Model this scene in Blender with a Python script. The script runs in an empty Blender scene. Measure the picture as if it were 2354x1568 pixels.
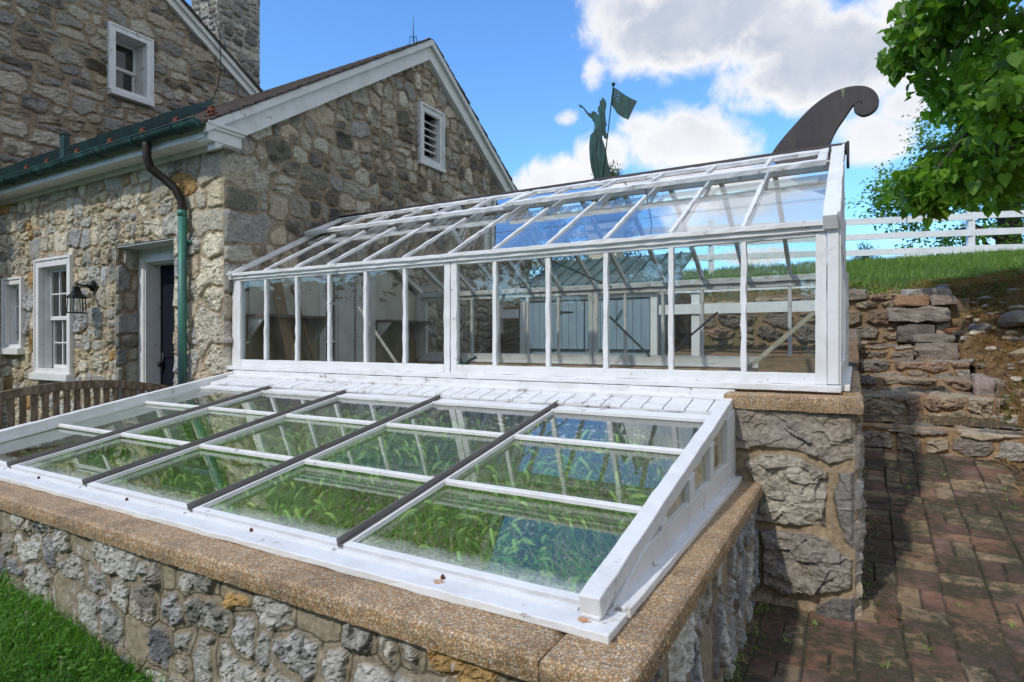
import bpy, bmesh, math, random
import numpy as np
from mathutils import Vector, Matrix

# ------------------------------------------------------------------ camera, light, exposure
sc = bpy.context.scene
col = sc.collection
R = math.radians
cam_d = bpy.data.cameras.new('camera')
cam_d.lens = 20.89; cam_d.sensor_width = 36; cam_d.clip_end = 2000; cam_d.clip_start = 0.05
cam = bpy.data.objects.new('camera', cam_d); col.objects.link(cam)
cam.location = (0, 0, 0)                       # z = 0 is the photographer's eye level, the path is at -1.5
cam.rotation_euler = (R(90), 0, R(30))
sc.camera = cam
SUN_DIR = Vector((-0.24, -0.80, 0.84)).normalized()      # towards the sun
sun_d = bpy.data.lights.new('sun', 'SUN'); sun_d.energy = 1.75; sun_d.angle = R(1.5)
sun_d.color = (1.0, 0.95, 0.87)
sun = bpy.data.objects.new('sun', sun_d); col.objects.link(sun)
sun.rotation_euler = SUN_DIR.to_track_quat('Z', 'Y').to_euler()
sc.view_settings.view_transform = 'Standard'
sc.view_settings.look = 'None'
sc.view_settings.exposure = 0.55
sc.view_settings.gamma = 1
sc.cycles.transparent_max_bounces = 32
sc.cycles.max_bounces = 7
sc.cycles.diffuse_bounces = 3
sc.cycles.glossy_bounces = 4
sc.cycles.use_denoising = True
sc.cycles.sample_clamp_indirect = 6
sc.render.resolution_x = 1024; sc.render.resolution_y = 682

# ------------------------------------------------------------------ node helper
class NT:
    def __init__(s, tree): s.t = tree; s.n = tree.nodes; s.l = tree.links
    def node(s, typ, **kw):
        n = s.n.new(typ)
        for k, v in kw.items(): setattr(n, k, v)
        return n
    def put(s, sock, v):
        if v is None: return
        if hasattr(v, 'is_linked') or isinstance(v, bpy.types.NodeSocket): s.l.new(v, sock)
        else:
            if isinstance(v, (tuple, list)) and len(v) == 3 and sock.type == 'RGBA': v = (*v, 1)
            sock.default_value = v
    def math(s, op, a, b=None, c=None, clamp=False):
        n = s.node('ShaderNodeMath', operation=op, use_clamp=clamp)
        s.put(n.inputs[0], a); s.put(n.inputs[1], b); s.put(n.inputs[2], c)
        return n.outputs[0]
    def vmath(s, op, a, b=None, out=0):
        n = s.node('ShaderNodeVectorMath', operation=op)
        s.put(n.inputs[0], a); s.put(n.inputs[1], b)
        return n.outputs[out]
    def noise(s, vec, scale, detail=4, rough=0.55, dist=0.0, out=0):
        n = s.node('ShaderNodeTexNoise')
        s.put(n.inputs['Vector'], vec); n.inputs['Scale'].default_value = scale
        n.inputs['Detail'].default_value = detail; n.inputs['Roughness'].default_value = rough
        n.inputs['Distortion'].default_value = dist
        return n.outputs[out]
    def voro(s, vec, scale, feature='F1', out='Distance', rnd=1.0):
        n = s.node('ShaderNodeTexVoronoi', feature=feature)
        s.put(n.inputs['Vector'], vec); n.inputs['Scale'].default_value = scale
        n.inputs['Randomness'].default_value = rnd
        return n.outputs[out]
    def ramp(s, fac, stops, interp='LINEAR'):
        n = s.node('ShaderNodeValToRGB'); n.color_ramp.interpolation = interp
        cr = n.color_ramp
        while len(cr.elements) < len(stops): cr.elements.new(0.5)
        for e, (p, c) in zip(cr.elements, stops):
            e.position = p; e.color = (c, c, c, 1) if isinstance(c, (int, float)) else (*c, 1)
        s.put(n.inputs[0], fac)
        return n.outputs[0]
    def mix(s, fac, a, b, blend='MIX'):
        n = s.node('ShaderNodeMix', data_type='RGBA', blend_type=blend)
        s.put(n.inputs[0], fac); s.put(n.inputs[6], a); s.put(n.inputs[7], b)
        return n.outputs[2]
    def maprange(s, v, a, b, c=0.0, d=1.0, smooth=False):
        n = s.node('ShaderNodeMapRange')
        if smooth: n.interpolation_type = 'SMOOTHSTEP'
        s.put(n.inputs[0], v); n.inputs[1].default_value = a; n.inputs[2].default_value = b
        n.inputs[3].default_value = c; n.inputs[4].default_value = d
        return n.outputs[0]
    def mapping(s, vec, scale=(1, 1, 1), rot=(0, 0, 0), loc=(0, 0, 0)):
        n = s.node('ShaderNodeMapping')
        s.put(n.inputs[0], vec); n.inputs['Scale'].default_value = scale
        n.inputs['Rotation'].default_value = rot; n.inputs['Location'].default_value = loc
        return n.outputs[0]
    def bump(s, h, strength=0.5, dist=0.01, normal=None):
        n = s.node('ShaderNodeBump'); n.inputs['Strength'].default_value = strength
        n.inputs['Distance'].default_value = dist; s.put(n.inputs['Height'], h)
        if normal is not None: s.put(n.inputs['Normal'], normal)
        return n.outputs[0]

def newmat(name):
    m = bpy.data.materials.new(name); m.use_nodes = True
    t = NT(m.node_tree)
    b = t.n['Principled BSDF']
    tc = t.node('ShaderNodeTexCoord')
    return m, t, b, tc.outputs['Object']

# ------------------------------------------------------------------ world: sky with clouds
w = bpy.data.worlds.new('World'); sc.world = w; w.use_nodes = True
wt = NT(w.node_tree)
bg = wt.n['Background']
sky = wt.node('ShaderNodeTexSky', sky_type='NISHITA')
sky.sun_disc = False
sky.sun_elevation = math.asin(SUN_DIR.z)
sky.sun_rotation = math.atan2(SUN_DIR.x, SUN_DIR.y)
sky.air_density = 1.0; sky.dust_density = 0.4; sky.ozone_density = 2.5; sky.altitude = 100
geo = wt.node('ShaderNodeTexCoord').outputs['Generated']
sep = wt.node('ShaderNodeSeparateXYZ'); wt.put(sep.inputs[0], geo)
az = wt.math('ARCTAN2', sep.outputs[0], sep.outputs[1])         # clockwise from +Y
el = wt.math('ARCSINE', sep.outputs[2])
def azel(u, v):
    k = (u - 1177) / 1366; x = k * .866 - .5; y = k * .5 + .866; z = (785 - v) / 1366
    return math.atan2(x, y), math.atan2(z, math.hypot(x, y))
# cloud masses: azimuth, elevation, half-width, half-height (radians), weight
CL = [(-0.102, 0.446, 0.093, 0.053, 1.4), (-0.19, 0.47, 0.182, 0.053, 1.35), (-0.037, 0.401, 0.127, 0.064, 1.35), (-0.333, 0.5, 0.07, 0.03, 0.85), (-0.25, 0.438, 0.086, 0.031, 0.85), (0.06, 0.427, 0.095, 0.059, 0.95), (-0.114, 0.354, 0.083, 0.026, 0.6), (0.024, 0.277, 0.057, 0.04, 0.95), (0.06, 0.316, 0.04, 0.033, 0.7), (0.133, 0.368, 0.086, 0.073, 0.9), (-0.445, 0.267, 0.079, 0.042, 1), (-0.369, 0.298, 0.064, 0.039, 0.95), (-0.25, 0.307, 0.111, 0.049, 1.05), (-0.305, 0.34, 0.055, 0.025, 0.8), (-0.158, 0.305, 0.032, 0.022, 0.6), (-0.434, 0.358, 0.026, 0.018, 0.75), (-0.392, 0.423, 0.024, 0.033, 0.72), (-0.481, 0.254, 0.058, 0.033, 0.9), (-0.164, 0.232, 0.128, 0.039, 0.8), (0.04, 0.147, 0.031, 0.013, 0.6), (0.095, 0.116, 0.099, 0.012, 0.75), (0.164, 0.143, 0.042, 0.017, 0.55), (-0.126, 0.131, 0.084, 0.016, 0.85), (-0.037, 0.625, 0.21, 0.069, 0.95),
      (-.95, 1.2, .45, .12, .45),
      (-.02, .80, .34, .22, 1.4), (1.6, .45, .9, .6, 1.5), (3.0, .5, .9, .4, 1.1), (-2.9, .7, .9, .35, .9), (-1.9, .35, .7, .2, .7), (1.6, 1.1, 1.2, .22, .9)]  # all but the first: unseen clouds added to whiten and lift the fill light
comb = None
wv = wt.node('ShaderNodeCombineXYZ'); wt.put(wv.inputs[0], wt.math('MULTIPLY', az, 1.0)); wt.put(wv.inputs[1], wt.math('MULTIPLY', el, 1.5))
P2 = wv.outputs[0]
for (ca, ce, ha, he, wgt) in CL:
    da = wt.math('MULTIPLY', wt.math('SUBTRACT', az, ca), 1 / ha)
    de = wt.math('MULTIPLY', wt.math('SUBTRACT', el, ce), 1 / he)
    r2 = wt.math('ADD', wt.math('MULTIPLY', da, da), wt.math('MULTIPLY', de, de))
    g = wt.math('MULTIPLY', wt.math('EXPONENT', wt.math('MULTIPLY', r2, -0.9)), wgt)
    comb = g if comb is None else wt.math('MAXIMUM', comb, g)
n1 = wt.noise(geo, 4.2, 10, 0.62, 0.15)
n2 = wt.noise(geo, 21.0, 8, 0.66, 0.5)
dens = wt.math('ADD', comb, wt.math('ADD', wt.math('MULTIPLY', wt.math('SUBTRACT', n1, 0.5), 1.75), wt.math('MULTIPLY', wt.math('SUBTRACT', n2, 0.5), .8)))
cmask = wt.maprange(dens, 0.28, 0.74, smooth=True)
core = wt.maprange(dens, 0.62, 1.05, smooth=True)
up = wt.maprange(el, 0.27, 0.40, smooth=True)
# thick parts seen from below are grey, edges are white
grey = wt.math('MULTIPLY', wt.math('MULTIPLY', core, wt.math('ADD', wt.math('MULTIPLY', up, 0.75), 0.18)), wt.maprange(wt.noise(geo, 6.5, 7, 0.6, 0.3), 0.32, 0.60, 0.35, 1.1))
puff = wt.maprange(wt.noise(geo, 9.0, 6, 0.6, 0.4), 0.3, 0.72)
ccol = wt.mix(grey, (4.9, 4.8, 4.7), (2.45, 2.7, 3.15))
ccol = wt.mix(wt.math('MULTIPLY', puff, 0.55), ccol, (3.1, 3.3, 3.75))
skyc = wt.mix(1.0, sky.outputs[0], (0.68, 1.02, 1.32), 'MULTIPLY')
final = wt.mix(wt.math('MULTIPLY', cmask, 0.97), skyc, ccol)
wt.l.new(final, bg.inputs[0]); bg.inputs[1].default_value = 0.15

# ------------------------------------------------------------------ mesh helpers
class MB:
    def __init__(s): s.v = []; s.f = []; s.c = []; s.n = 0; s.hascol = False
    def add(s, v, f, c=None):
        v = np.asarray(v, float).reshape(-1, 3)
        f = [tuple(int(i) + s.n for i in q) for q in f] if not isinstance(f, np.ndarray) else f + s.n
        s.v.append(v); s.f.append(f); s.n += len(v)
        if c is not None: s.hascol = True
        s.c.append(np.tile([.5, .5, .5], (len(v), 1)) if c is None else (np.tile(c, (len(v), 1)) if np.ndim(c) == 1 else np.asarray(c)))
        return s
    def box(s, x0, x1, y0, y1, z0, z1, c=None):
        if x0 > x1: x0, x1 = x1, x0
        if y0 > y1: y0, y1 = y1, y0
        if z0 > z1: z0, z1 = z1, z0
        v = [(x, y, z) for x in (x0, x1) for y in (y0, y1) for z in (z0, z1)]
        return s.add(v, [(0, 1, 3, 2), (4, 6, 7, 5), (0, 4, 5, 1), (2, 3, 7, 6), (0, 2, 6, 4), (1, 5, 7, 3)], c)
    def beam(s, p, q, wd, ht, up=(0, 0, 1), seg=0, wob=0.0, rng=None, c=None, wend=None):
        """rectangular bar from p to q, centred on the line, wd across, ht along up"""
        p = np.array(p, float); q = np.array(q, float); d = q - p; L = np.linalg.norm(d); d = d / L
        upv = np.array(up, float); sd = np.cross(d, upv); sd /= np.linalg.norm(sd); upv = np.cross(sd, d)
        n = max(1, seg or 1)
        vs = []
        for i in range(n + 1):
            t = i / n; cpt = p + (q - p) * t
            ww = wd if wend is None else wd + (wend - wd) * t
            for a, b in ((-1, -1), (1, -1), (1, 1), (-1, 1)):
                j = np.array([0, 0, 0.]) if rng is None else rng.normal(0, wob, 3)
                vs.append(cpt + sd * a * ww / 2 + upv * b * ht / 2 + j)
        fs = []
        for i in range(n):
            o = i * 4
            for k in range(4): fs.append((o + k, o + (k + 1) % 4, o + 4 + (k + 1) % 4, o + 4 + k))
        fs.append((3, 2, 1, 0)); o = n * 4; fs.append((o, o + 1, o + 2, o + 3))
        return s.add(vs, fs, c)
    def tube(s, pts, rad, sides=8, c=None, cap=True):
        pts = [np.array(p, float) for p in pts]; n = len(pts)
        rad = [rad] * n if np.isscalar(rad) else rad
        vs = []; ref = np.array([0.13, 0.31, 0.94])
        for i, p in enumerate(pts):
            d = pts[min(i + 1, n - 1)] - pts[max(i - 1, 0)]; d = d / (np.linalg.norm(d) + 1e-9)
            a = np.cross(d, ref)
            if np.linalg.norm(a) < 0.1: a = np.cross(d, [1, 0, 0])
            a /= np.linalg.norm(a); b = np.cross(d, a)
            for k in range(sides):
                t = 2 * math.pi * k / sides
                vs.append(p + (a * math.cos(t) + b * math.sin(t)) * rad[i])
        fs = []
        for i in range(n - 1):
            for k in range(sides):
                fs.append((i * sides + k, i * sides + (k + 1) % sides, (i + 1) * sides + (k + 1) % sides, (i + 1) * sides + k))
        if cap:
            fs.append(tuple(range(sides))[::-1]); fs.append(tuple((n - 1) * sides + k for k in range(sides)))
        return s.add(vs, fs, c)
    def lathe(s, prof, centre=(0, 0, 0), sides=20, c=None, sx=1, sy=1, ang0=0.0):
        vs = []; cx, cy, cz = centre
        for r, z in prof:
            for k in range(sides):
                t = 2 * math.pi * k / sides + ang0
                vs.append((cx + r * math.cos(t) * sx, cy + r * math.sin(t) * sy, cz + z))
        fs = []
        for i in range(len(prof) - 1):
            for k in range(sides):
                fs.append((i * sides + k, i * sides + (k + 1) % sides, (i + 1) * sides + (k + 1) % sides, (i + 1) * sides + k))
        fs.append(tuple(range(sides))[::-1]); fs.append(tuple((len(prof) - 1) * sides + k for k in range(sides)))
        return s.add(vs, fs, c)
    def prism(s, poly, axis_a, axis_b, ext, c=None, origin=(0, 0, 0)):
        """polygon (a,b) extruded by vector ext"""
        A = np.array(axis_a, float); B = np.array(axis_b, float); E = np.array(ext, float); O = np.array(origin, float)
        p0 = [O + A * a + B * b for a, b in poly]; n = len(p0)
        vs = p0 + [p + E for p in p0]
        fs = [tuple(range(n)), tuple(range(2 * n - 1, n - 1, -1))]
        for i in range(n): fs.append((i, n + i, n + (i + 1) % n, (i + 1) % n))
        return s.add(vs, fs, c)

ROOTLOC = {}
def finish(name, mb, mat, parent=None, bevel=0.0, smooth=False, origin=None):
    V = np.concatenate(mb.v) if mb.v else np.zeros((0, 3))
    if origin is None:
        origin = ROOTLOC.get(parent.name) if parent is not None else None
        if origin is None:
            origin = np.array([0, 0, 0.]) if parent is not None else np.array([(V[:, 0].min() + V[:, 0].max()) / 2, (V[:, 1].min() + V[:, 1].max()) / 2, V[:, 2].min()])
    origin = np.asarray(origin, float)
    me = bpy.data.meshes.new(name)
    VL = (V - origin).astype(np.float32)
    loops = []; starts = []; totals = []
    k = 0
    for f in mb.f:
        if isinstance(f, np.ndarray):
            m, q = f.shape
            loops.append(f.ravel()); starts.append(k + np.arange(m) * q); totals.append(np.full(m, q)); k += m * q
        else:
            if not len(f): continue
            ln = np.array([len(q) for q in f]); loops.append(np.fromiter((i for q in f for i in q), int))
            starts.append(k + np.concatenate([[0], np.cumsum(ln)[:-1]])); totals.append(ln); k += int(ln.sum())
    loops = np.concatenate(loops); starts = np.concatenate(starts); totals = np.concatenate(totals)
    me.vertices.add(len(VL)); me.vertices.foreach_set('co', VL.ravel())
    me.loops.add(len(loops)); me.loops.foreach_set('vertex_index', loops.astype(np.int32))
    me.polygons.add(len(starts)); me.polygons.foreach_set('loop_start', starts.astype(np.int32))
    try: me.polygons.foreach_set('loop_total', totals.astype(np.int32))
    except Exception: pass
    me.update(calc_edges=True); me.validate()
    if mb.hascol:
        ca = me.color_attributes.new('Col', 'FLOAT_COLOR', 'POINT')
        cc = np.ones((len(VL), 4), np.float32); cc[:, :3] = np.concatenate(mb.c)
        ca.data.foreach_set('color', cc.ravel())
    me.polygons.foreach_set('use_smooth', np.full(len(me.polygons), bool(smooth)))
    o = bpy.data.objects.new(name, me); col.objects.link(o)
    me.materials.append(mat)
    if parent is not None: o.parent = parent; ROOTLOC[o.name] = ROOTLOC.get(parent.name, np.zeros(3))
    else: o.location = origin; ROOTLOC[o.name] = origin
    if parent is not None and parent.type == 'MESH': ROOTLOC[o.name] = ROOTLOC[parent.name]
    if bevel > 0:
        b = o.modifiers.new('bevel', 'BEVEL'); b.width = bevel; b.segments = 2; b.limit_method = 'ANGLE'; b.angle_limit = R(50)
    return o

def thing(name, label, cat, loc, group=None):
    o = bpy.data.objects.new(name, None); col.objects.link(o); o.location = loc
    o.empty_display_size = 0.1
    o['label'] = label; o['category'] = cat
    if group: o['group'] = group
    ROOTLOC[o.name] = np.array(loc, float)
    return o
def tag(o, label, cat, group=None):
    o['label'] = label; o['category'] = cat
    if group: o['group'] = group
    return o

# numpy value noise
def vnoise(x, y, seed):
    rg = np.random.default_rng(seed); T = rg.random((256, 256))
    xi = np.floor(x).astype(int); yi = np.floor(y).astype(int); fx = x - xi; fy = y - yi
    fx = fx * fx * (3 - 2 * fx); fy = fy * fy * (3 - 2 * fy)
    g = lambda a, b: T[a & 255, b & 255]
    return (g(xi, yi) * (1 - fx) + g(xi + 1, yi) * fx) * (1 - fy) + (g(xi, yi + 1) * (1 - fx) + g(xi + 1, yi + 1) * fx) * fy
def fbm(x, y, seed, oct=4, gain=0.5):
    s = 0; a = 1; t = 0
    for i in range(oct):
        s = s + a * vnoise(x * 2 ** i + i * 17.3, y * 2 ** i + i * 9.1, seed + i); t += a; a *= gain
    return s / t
def sstep(a, b, x):
    t = np.clip((x - a) / (b - a), 0, 1); return t * t * (3 - 2 * t)
def facets(x, y, cell, seed):
    """piecewise planar chips, -1..1"""
    rg = np.random.default_rng(seed); T = rg.random((128, 128, 5))
    X = x / cell; Y = y / cell; xi = np.floor(X).astype(int); yi = np.floor(Y).astype(int)
    best = np.full(x.shape, 9.); out = np.zeros(x.shape)
    for dx in (-1, 0, 1):
        for dy in (-1, 0, 1):
            t = T[(xi + dx) & 127, (yi + dy) & 127]
            px = xi + dx + t[..., 0]; py = yi + dy + t[..., 1]
            d = (X - px) ** 2 + (Y - py) ** 2
            h = (t[..., 2] - .5) * (X - px) * 2.2 + (t[..., 3] - .5) * (Y - py) * 2.2 + (t[..., 4] - .5) * 1.1
            m = d < best; best = np.where(m, d, best); out = np.where(m, h, out)
    return out

PAL_HOUSE = [(.40, .385, .33), (.36, .345, .30), (.44, .41, .34), (.31, .31, .29), (.27, .28, .29), (.40, .36, .28), (.33, .30, .25), (.24, .25, .27)]
def stone_patch(mb, O, U, V, N, W, H, res=.015, sw=.26, sh=.17, mortar=.022, prot=.035, rough=.014, seed=1, pal=PAL_HOUSE,
                mcol=(.30, .25, .18), holes=(), keep=None, fade='', quoin='', qsize=(.42, .26), dark=0.0, accent=0.0, slob=0.0, top_fade=False, facet=.10,
                darkfn=None, accfn=None, bulge=0.0, pn=2.5):
    rg = np.random.default_rng(seed)
    nx = max(3, int(W / res) + 1); ny = max(3, int(H / res) + 1)
    gx = np.linspace(0, W, nx); gy = np.linspace(0, H, ny); X, Y = np.meshgrid(gx, gy, indexing='ij')
    wx = X + (fbm(X * 5, Y * 5, seed + 11, 3) - .5) * .07 * sw / .26; wy = Y + (fbm(X * 4, Y * 4, seed + 21, 3) - .5) * .10 * sh / .17
    sites = []
    y = -.05
    while y < H:
        rh = sh * rg.uniform(.6, 1.35); x = -rg.uniform(0, sw)
        while x < W + .1:
            s_ = sw * rg.choice([.45, .65, .85, 1.0, 1.25, 1.6], p=[.14, .2, .22, .2, .16, .08])
            yy = y + rh / 2
            if rg.random() < .16 and rh > sh * .9:
                sites.append((x + s_ / 2, yy - rh * .25, s_ / 2, rh * .25)); sites.append((x + s_ / 2, yy + rh * .25, s_ / 2, rh * .25))
            else:
                hh = rh * (rg.uniform(.8, 1.35))
                sites.append((x + s_ / 2, yy + rg.normal(0, .10) * rh, s_ / 2, hh / 2))
            x += s_
        y += rh
    q = []
    for side in quoin:
        y = -.02; k = 0
        while y < H:
            h_ = qsize[1] * rg.uniform(.85, 1.15); l_ = qsize[0] * (1.15 if k % 2 else .72) * rg.uniform(.9, 1.1)
            cx = l_ / 2 - .0 if side == 'L' else W - l_ / 2
            q.append((cx, y + h_ / 2, l_ / 2, h_ / 2)); y += h_; k += 1
    if q:
        def inq(a): return any(abs(a[0] - b[0]) < b[2] + a[2] * .55 and abs(a[1] - b[1]) < b[3] + a[3] * .3 for b in q)
        sites = [a for a in sites if not inq(a)] + q
    S = np.array(sites); ns = len(S)
    D1 = np.full(X.shape, 9e9); D2 = np.full(X.shape, 9e9); ID = np.zeros(X.shape, int)
    p = pn
    for i, (sx, sy, a, b) in enumerate(S):
        R_ = 3.2
        i0 = max(0, int((sx - a * R_) / W * (nx - 1))); i1 = min(nx, int((sx + a * R_) / W * (nx - 1)) + 2)
        j0 = max(0, int((sy - b * R_) / H * (ny - 1))); j1 = min(ny, int((sy + b * R_) / H * (ny - 1)) + 2)
        if i0 >= i1 or j0 >= j1: continue
        sl = (slice(i0, i1), slice(j0, j1))
        d = (np.abs((wx[sl] - sx) / a) ** p + np.abs((wy[sl] - sy) / b) ** p) ** (1 / p)
        d = d + .10 * (((wx[sl] - sx) / a) * rg.normal(0, .6) + ((wy[sl] - sy) / b) * rg.normal(0, .5))
        m1 = d < D1[sl]; D2[sl] = np.where(m1, D1[sl], np.minimum(D2[sl], d)); D1[sl] = np.where(m1, d, D1[sl]); ID[sl] = np.where(m1, i, ID[sl])
    sc_ = np.minimum(S[:, 2], S[:, 3])[ID]
    dist = (D2 - D1) * sc_ * .5
    dist0 = dist.copy()
    # also shrink stones by their own radius so mortar pools where cells are oversized
    own = (1.18 + .25 * slob - D1) * sc_
    dist = np.minimum(dist, np.maximum(own, 0) * 1.0 + (0 if slob > 0 else .5))
    if slob > 0:
        keepr = (rg.random(ns) > .10)[ID]; dist = np.where(keepr, dist + (fbm(X * 20, Y * 20, seed + 71, 3) - .5) * .045 * slob, 0)
    m = sstep(mortar * .45, mortar * .45 + max(.009, res * .8), dist)
    tx = rg.normal(0, .05, ns)[ID]; ty = rg.normal(0, .07, ns)[ID]; oh = rg.uniform(-.35, 1, ns)[ID]; rr = rg.uniform(.5, 1.6, ns)[ID]
    rx = X - S[ID, 0]; ry = Y - S[ID, 1]
    big = facets(X + fbm(X * 9, Y * 9, seed + 3, 2) * .06, Y * 1.25, facet, seed + 5)
    sml = facets(X, Y * 1.3, facet * .38, seed + 6)
    n = fbm(X * 26, Y * 30, seed + 7, 3) - .5
    h = m * (prot * (1 + .35 * oh) + tx * rx + ty * ry + rough * rr * (big * .62 + sml * .34 + n * .7) + np.minimum(dist, .06) * .12)
    h = h + (1 - m) * (fbm(X * 14, Y * 14, seed + 8, 3) - .5) * (.010 + .012 * slob)
    if bulge: h = h + bulge * (fbm(X * 1.3, Y * 1.3, seed + 90, 2) - .5)
    e = np.ones(X.shape)
    fw = .022
    if 'L' in fade: e *= sstep(0, fw, X)
    if 'R' in fade: e *= sstep(0, fw, W - X)
    if 'T' in fade: e *= sstep(0, fw, H - Y)
    if 'B' in fade: e *= sstep(0, fw, Y)
    for (a, b, c_, d_) in holes:
        dd = np.maximum(np.maximum(a - X, X - b), np.maximum(c_ - Y, Y - d_)); e *= sstep(0, .03, dd)
    h *= e
    pal = np.array(pal); sc0 = pal[rg.integers(0, len(pal), ns)] * rg.uniform(.78, 1.18, (ns, 1))
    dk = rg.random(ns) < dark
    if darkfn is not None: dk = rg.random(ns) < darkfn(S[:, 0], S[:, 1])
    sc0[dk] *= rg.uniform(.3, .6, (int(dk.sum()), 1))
    ac = rg.random(ns) < (accent if accfn is None else accfn(S[:, 0], S[:, 1]))
    sc0[ac] = np.array([.42, .27, .11]) * rg.uniform(.7, 1.2, (int(ac.sum()), 1))
    C = sc0[ID]
    mott = fbm(X * 7, Y * 7, seed + 31, 4)
    C = C * (0.80 + .42 * fbm(X * 20, Y * 20, seed + 32, 3))[..., None]
    stain = sstep(.50, .74, mott) * (rg.random(ns) < .35)[ID]
    C = C * (1 - .55 * stain)[..., None]
    warm = sstep(.58, .75, fbm(X * 3 + 9, Y * 3, seed + 41, 4))[..., None]
    C = C * (1 - warm * .25) + np.array([.36, .27, .15]) * warm * .25
    mc = np.array(mcol) * (.8 + .4 * fbm(X * 9, Y * 9, seed + 51, 3))[..., None]
    C = mc * (1 - m[..., None]) + C * m[..., None]
    crease = sstep(mortar * .2, mortar * .5, dist) * (1 - sstep(mortar * .5, mortar * .9, dist))
    C = C * (1 - .18 * crease)[..., None]
    if slob > .5:                       # joints scribed into the smeared mortar
        ln = (1 - sstep(.0015, .0045, dist0)) * (fbm(X * 6, Y * 6, seed + 61, 2) > .40); C = C * (1 - .62 * ln)[..., None]; h = h - ln * .004 * e
        wh = ((np.abs(fbm(X * 7, Y * 7, seed + 62, 3) - .5) < .010) & (fbm(X * 2, Y * 2, seed + 63, 2) > .52))[..., None]; C = np.where(wh, C * .3 + .38, C)
    O = np.array(O, float); U = np.array(U, float); V = np.array(V, float); N = np.array(N, float)
    Pt = O + X[..., None] * U + Y[..., None] * V + h[..., None] * N
    idx = np.arange(nx * ny).reshape(nx, ny)
    F = np.stack([idx[:-1, :-1], idx[1:, :-1], idx[1:, 1:], idx[:-1, 1:]], -1)
    if np.dot(np.cross(U, V), N) < 0: F = F[..., ::-1]
    cxm = (X[:-1, :-1] + X[1:, 1:]) / 2; cym = (Y[:-1, :-1] + Y[1:, 1:]) / 2
    k = np.ones(cxm.shape, bool)
    for (a, b, c_, d_) in holes: k &= ~((cxm > a) & (cxm < b) & (cym > c_) & (cym < d_))
    if keep is not None: k &= keep(cxm, cym)
    F = F[k]
    used = np.unique(F); remap = np.zeros(nx * ny, int); remap[used] = np.arange(len(used))
    mb.add(Pt.reshape(-1, 3)[used], remap[F], C.reshape(-1, 3)[used])

# ------------------------------------------------------------------ materials
def m_stone(name, fine=60, bumpd=.006, dirt=.5):
    m, t, b, oc = newmat(name)
    a = t.node('ShaderNodeAttribute', attribute_name='Col').outputs['Color']
    n = t.noise(oc, 38, 6, .7); n2 = t.noise(oc, 130, 4, .7); n3 = t.noise(t.mapping(oc, (1, 1, .6)), 6, 6, .65)
    c = t.mix(1.0, a, t.ramp(n, [(.3, .62), (.7, 1.38)]), 'MULTIPLY')
    c = t.mix(t.maprange(n2, .54, .72, 0, .5), c, t.mix(1.0, c, (.45, .45, .45), 'MULTIPLY'))
    c = t.mix(t.maprange(n3, .55, .75, 0, dirt), c, t.mix(1.0, c, (.55, .53, .5), 'MULTIPLY'))
    t.put(b.inputs['Base Color'], c); b.inputs['Roughness'].default_value = .92
    b.inputs['Specular IOR Level'].default_value = .25
    hh = t.math('ADD', n, t.math('MULTIPLY', n2, .5))
    t.put(b.inputs['Normal'], t.bump(hh, .55, bumpd))
    return m
M_stone = m_stone('rubble_stone')
M_gstone = m_stone('weathered_stone', dirt=.75)

def m_white(name, base=(.74, .75, .755), peel=.5, grime=.5, wood=(.30, .26, .21), stretch=(1, 1, 1), rough=.45):
    m, t, b, oc = newmat(name)
    mo = t.mapping(oc, stretch)
    n1 = t.noise(mo, 14, 7, .7); n2 = t.noise(oc, 2.3, 4, .6); n3 = t.noise(mo, 60, 4, .6)
    g = t.maprange(t.noise(mo, 5, 6, .65), .45, .75, 0, grime)
    c = t.mix(g, base, tuple(x * y for x, y in zip(base, (.72, .70, .64))))
    mask = t.math('MULTIPLY', t.maprange(n1, .66 - .09 * peel, .69 - .09 * peel), t.maprange(n2, .5, .6))
    mask = t.math('MULTIPLY', mask, min(1, peel * 1.4))
    c = t.mix(mask, c, wood)
    c = t.mix(t.maprange(t.noise(oc, 75, 3, .7), .68, .74, 0, .55), c, (.34, .31, .26))
    c = t.mix(t.maprange(t.noise(t.mapping(oc, (6, 6, .6)), 3, 4, .6), .56, .8, 0, .35 * grime), c, (.42, .42, .34))
    t.put(b.inputs['Base Color'], c)
    t.put(b.inputs['Roughness'], t.maprange(n1, .3, .7, rough, rough + .25))
    hh = t.math('ADD', t.math('MULTIPLY', n3, .5), t.math('SUBTRACT', n1, mask))
    t.put(b.inputs['Normal'], t.bump(hh, .6, .005))
    return m
M_white = m_white('white_paint', peel=.55)
M_white_peel = m_white('peeling_white_paint', peel=.9, grime=.6, stretch=(1, 2, 1))
M_trim = m_white('trim_paint', base=(.66, .68, .68), peel=.7, grime=.6)
M_whitein = m_white('inner_white_paint', base=(.70, .70, .67), peel=.7, grime=.8)
M_fence = m_white('fence_paint', base=(.74, .77, .79), peel=.2, grime=.5)

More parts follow.
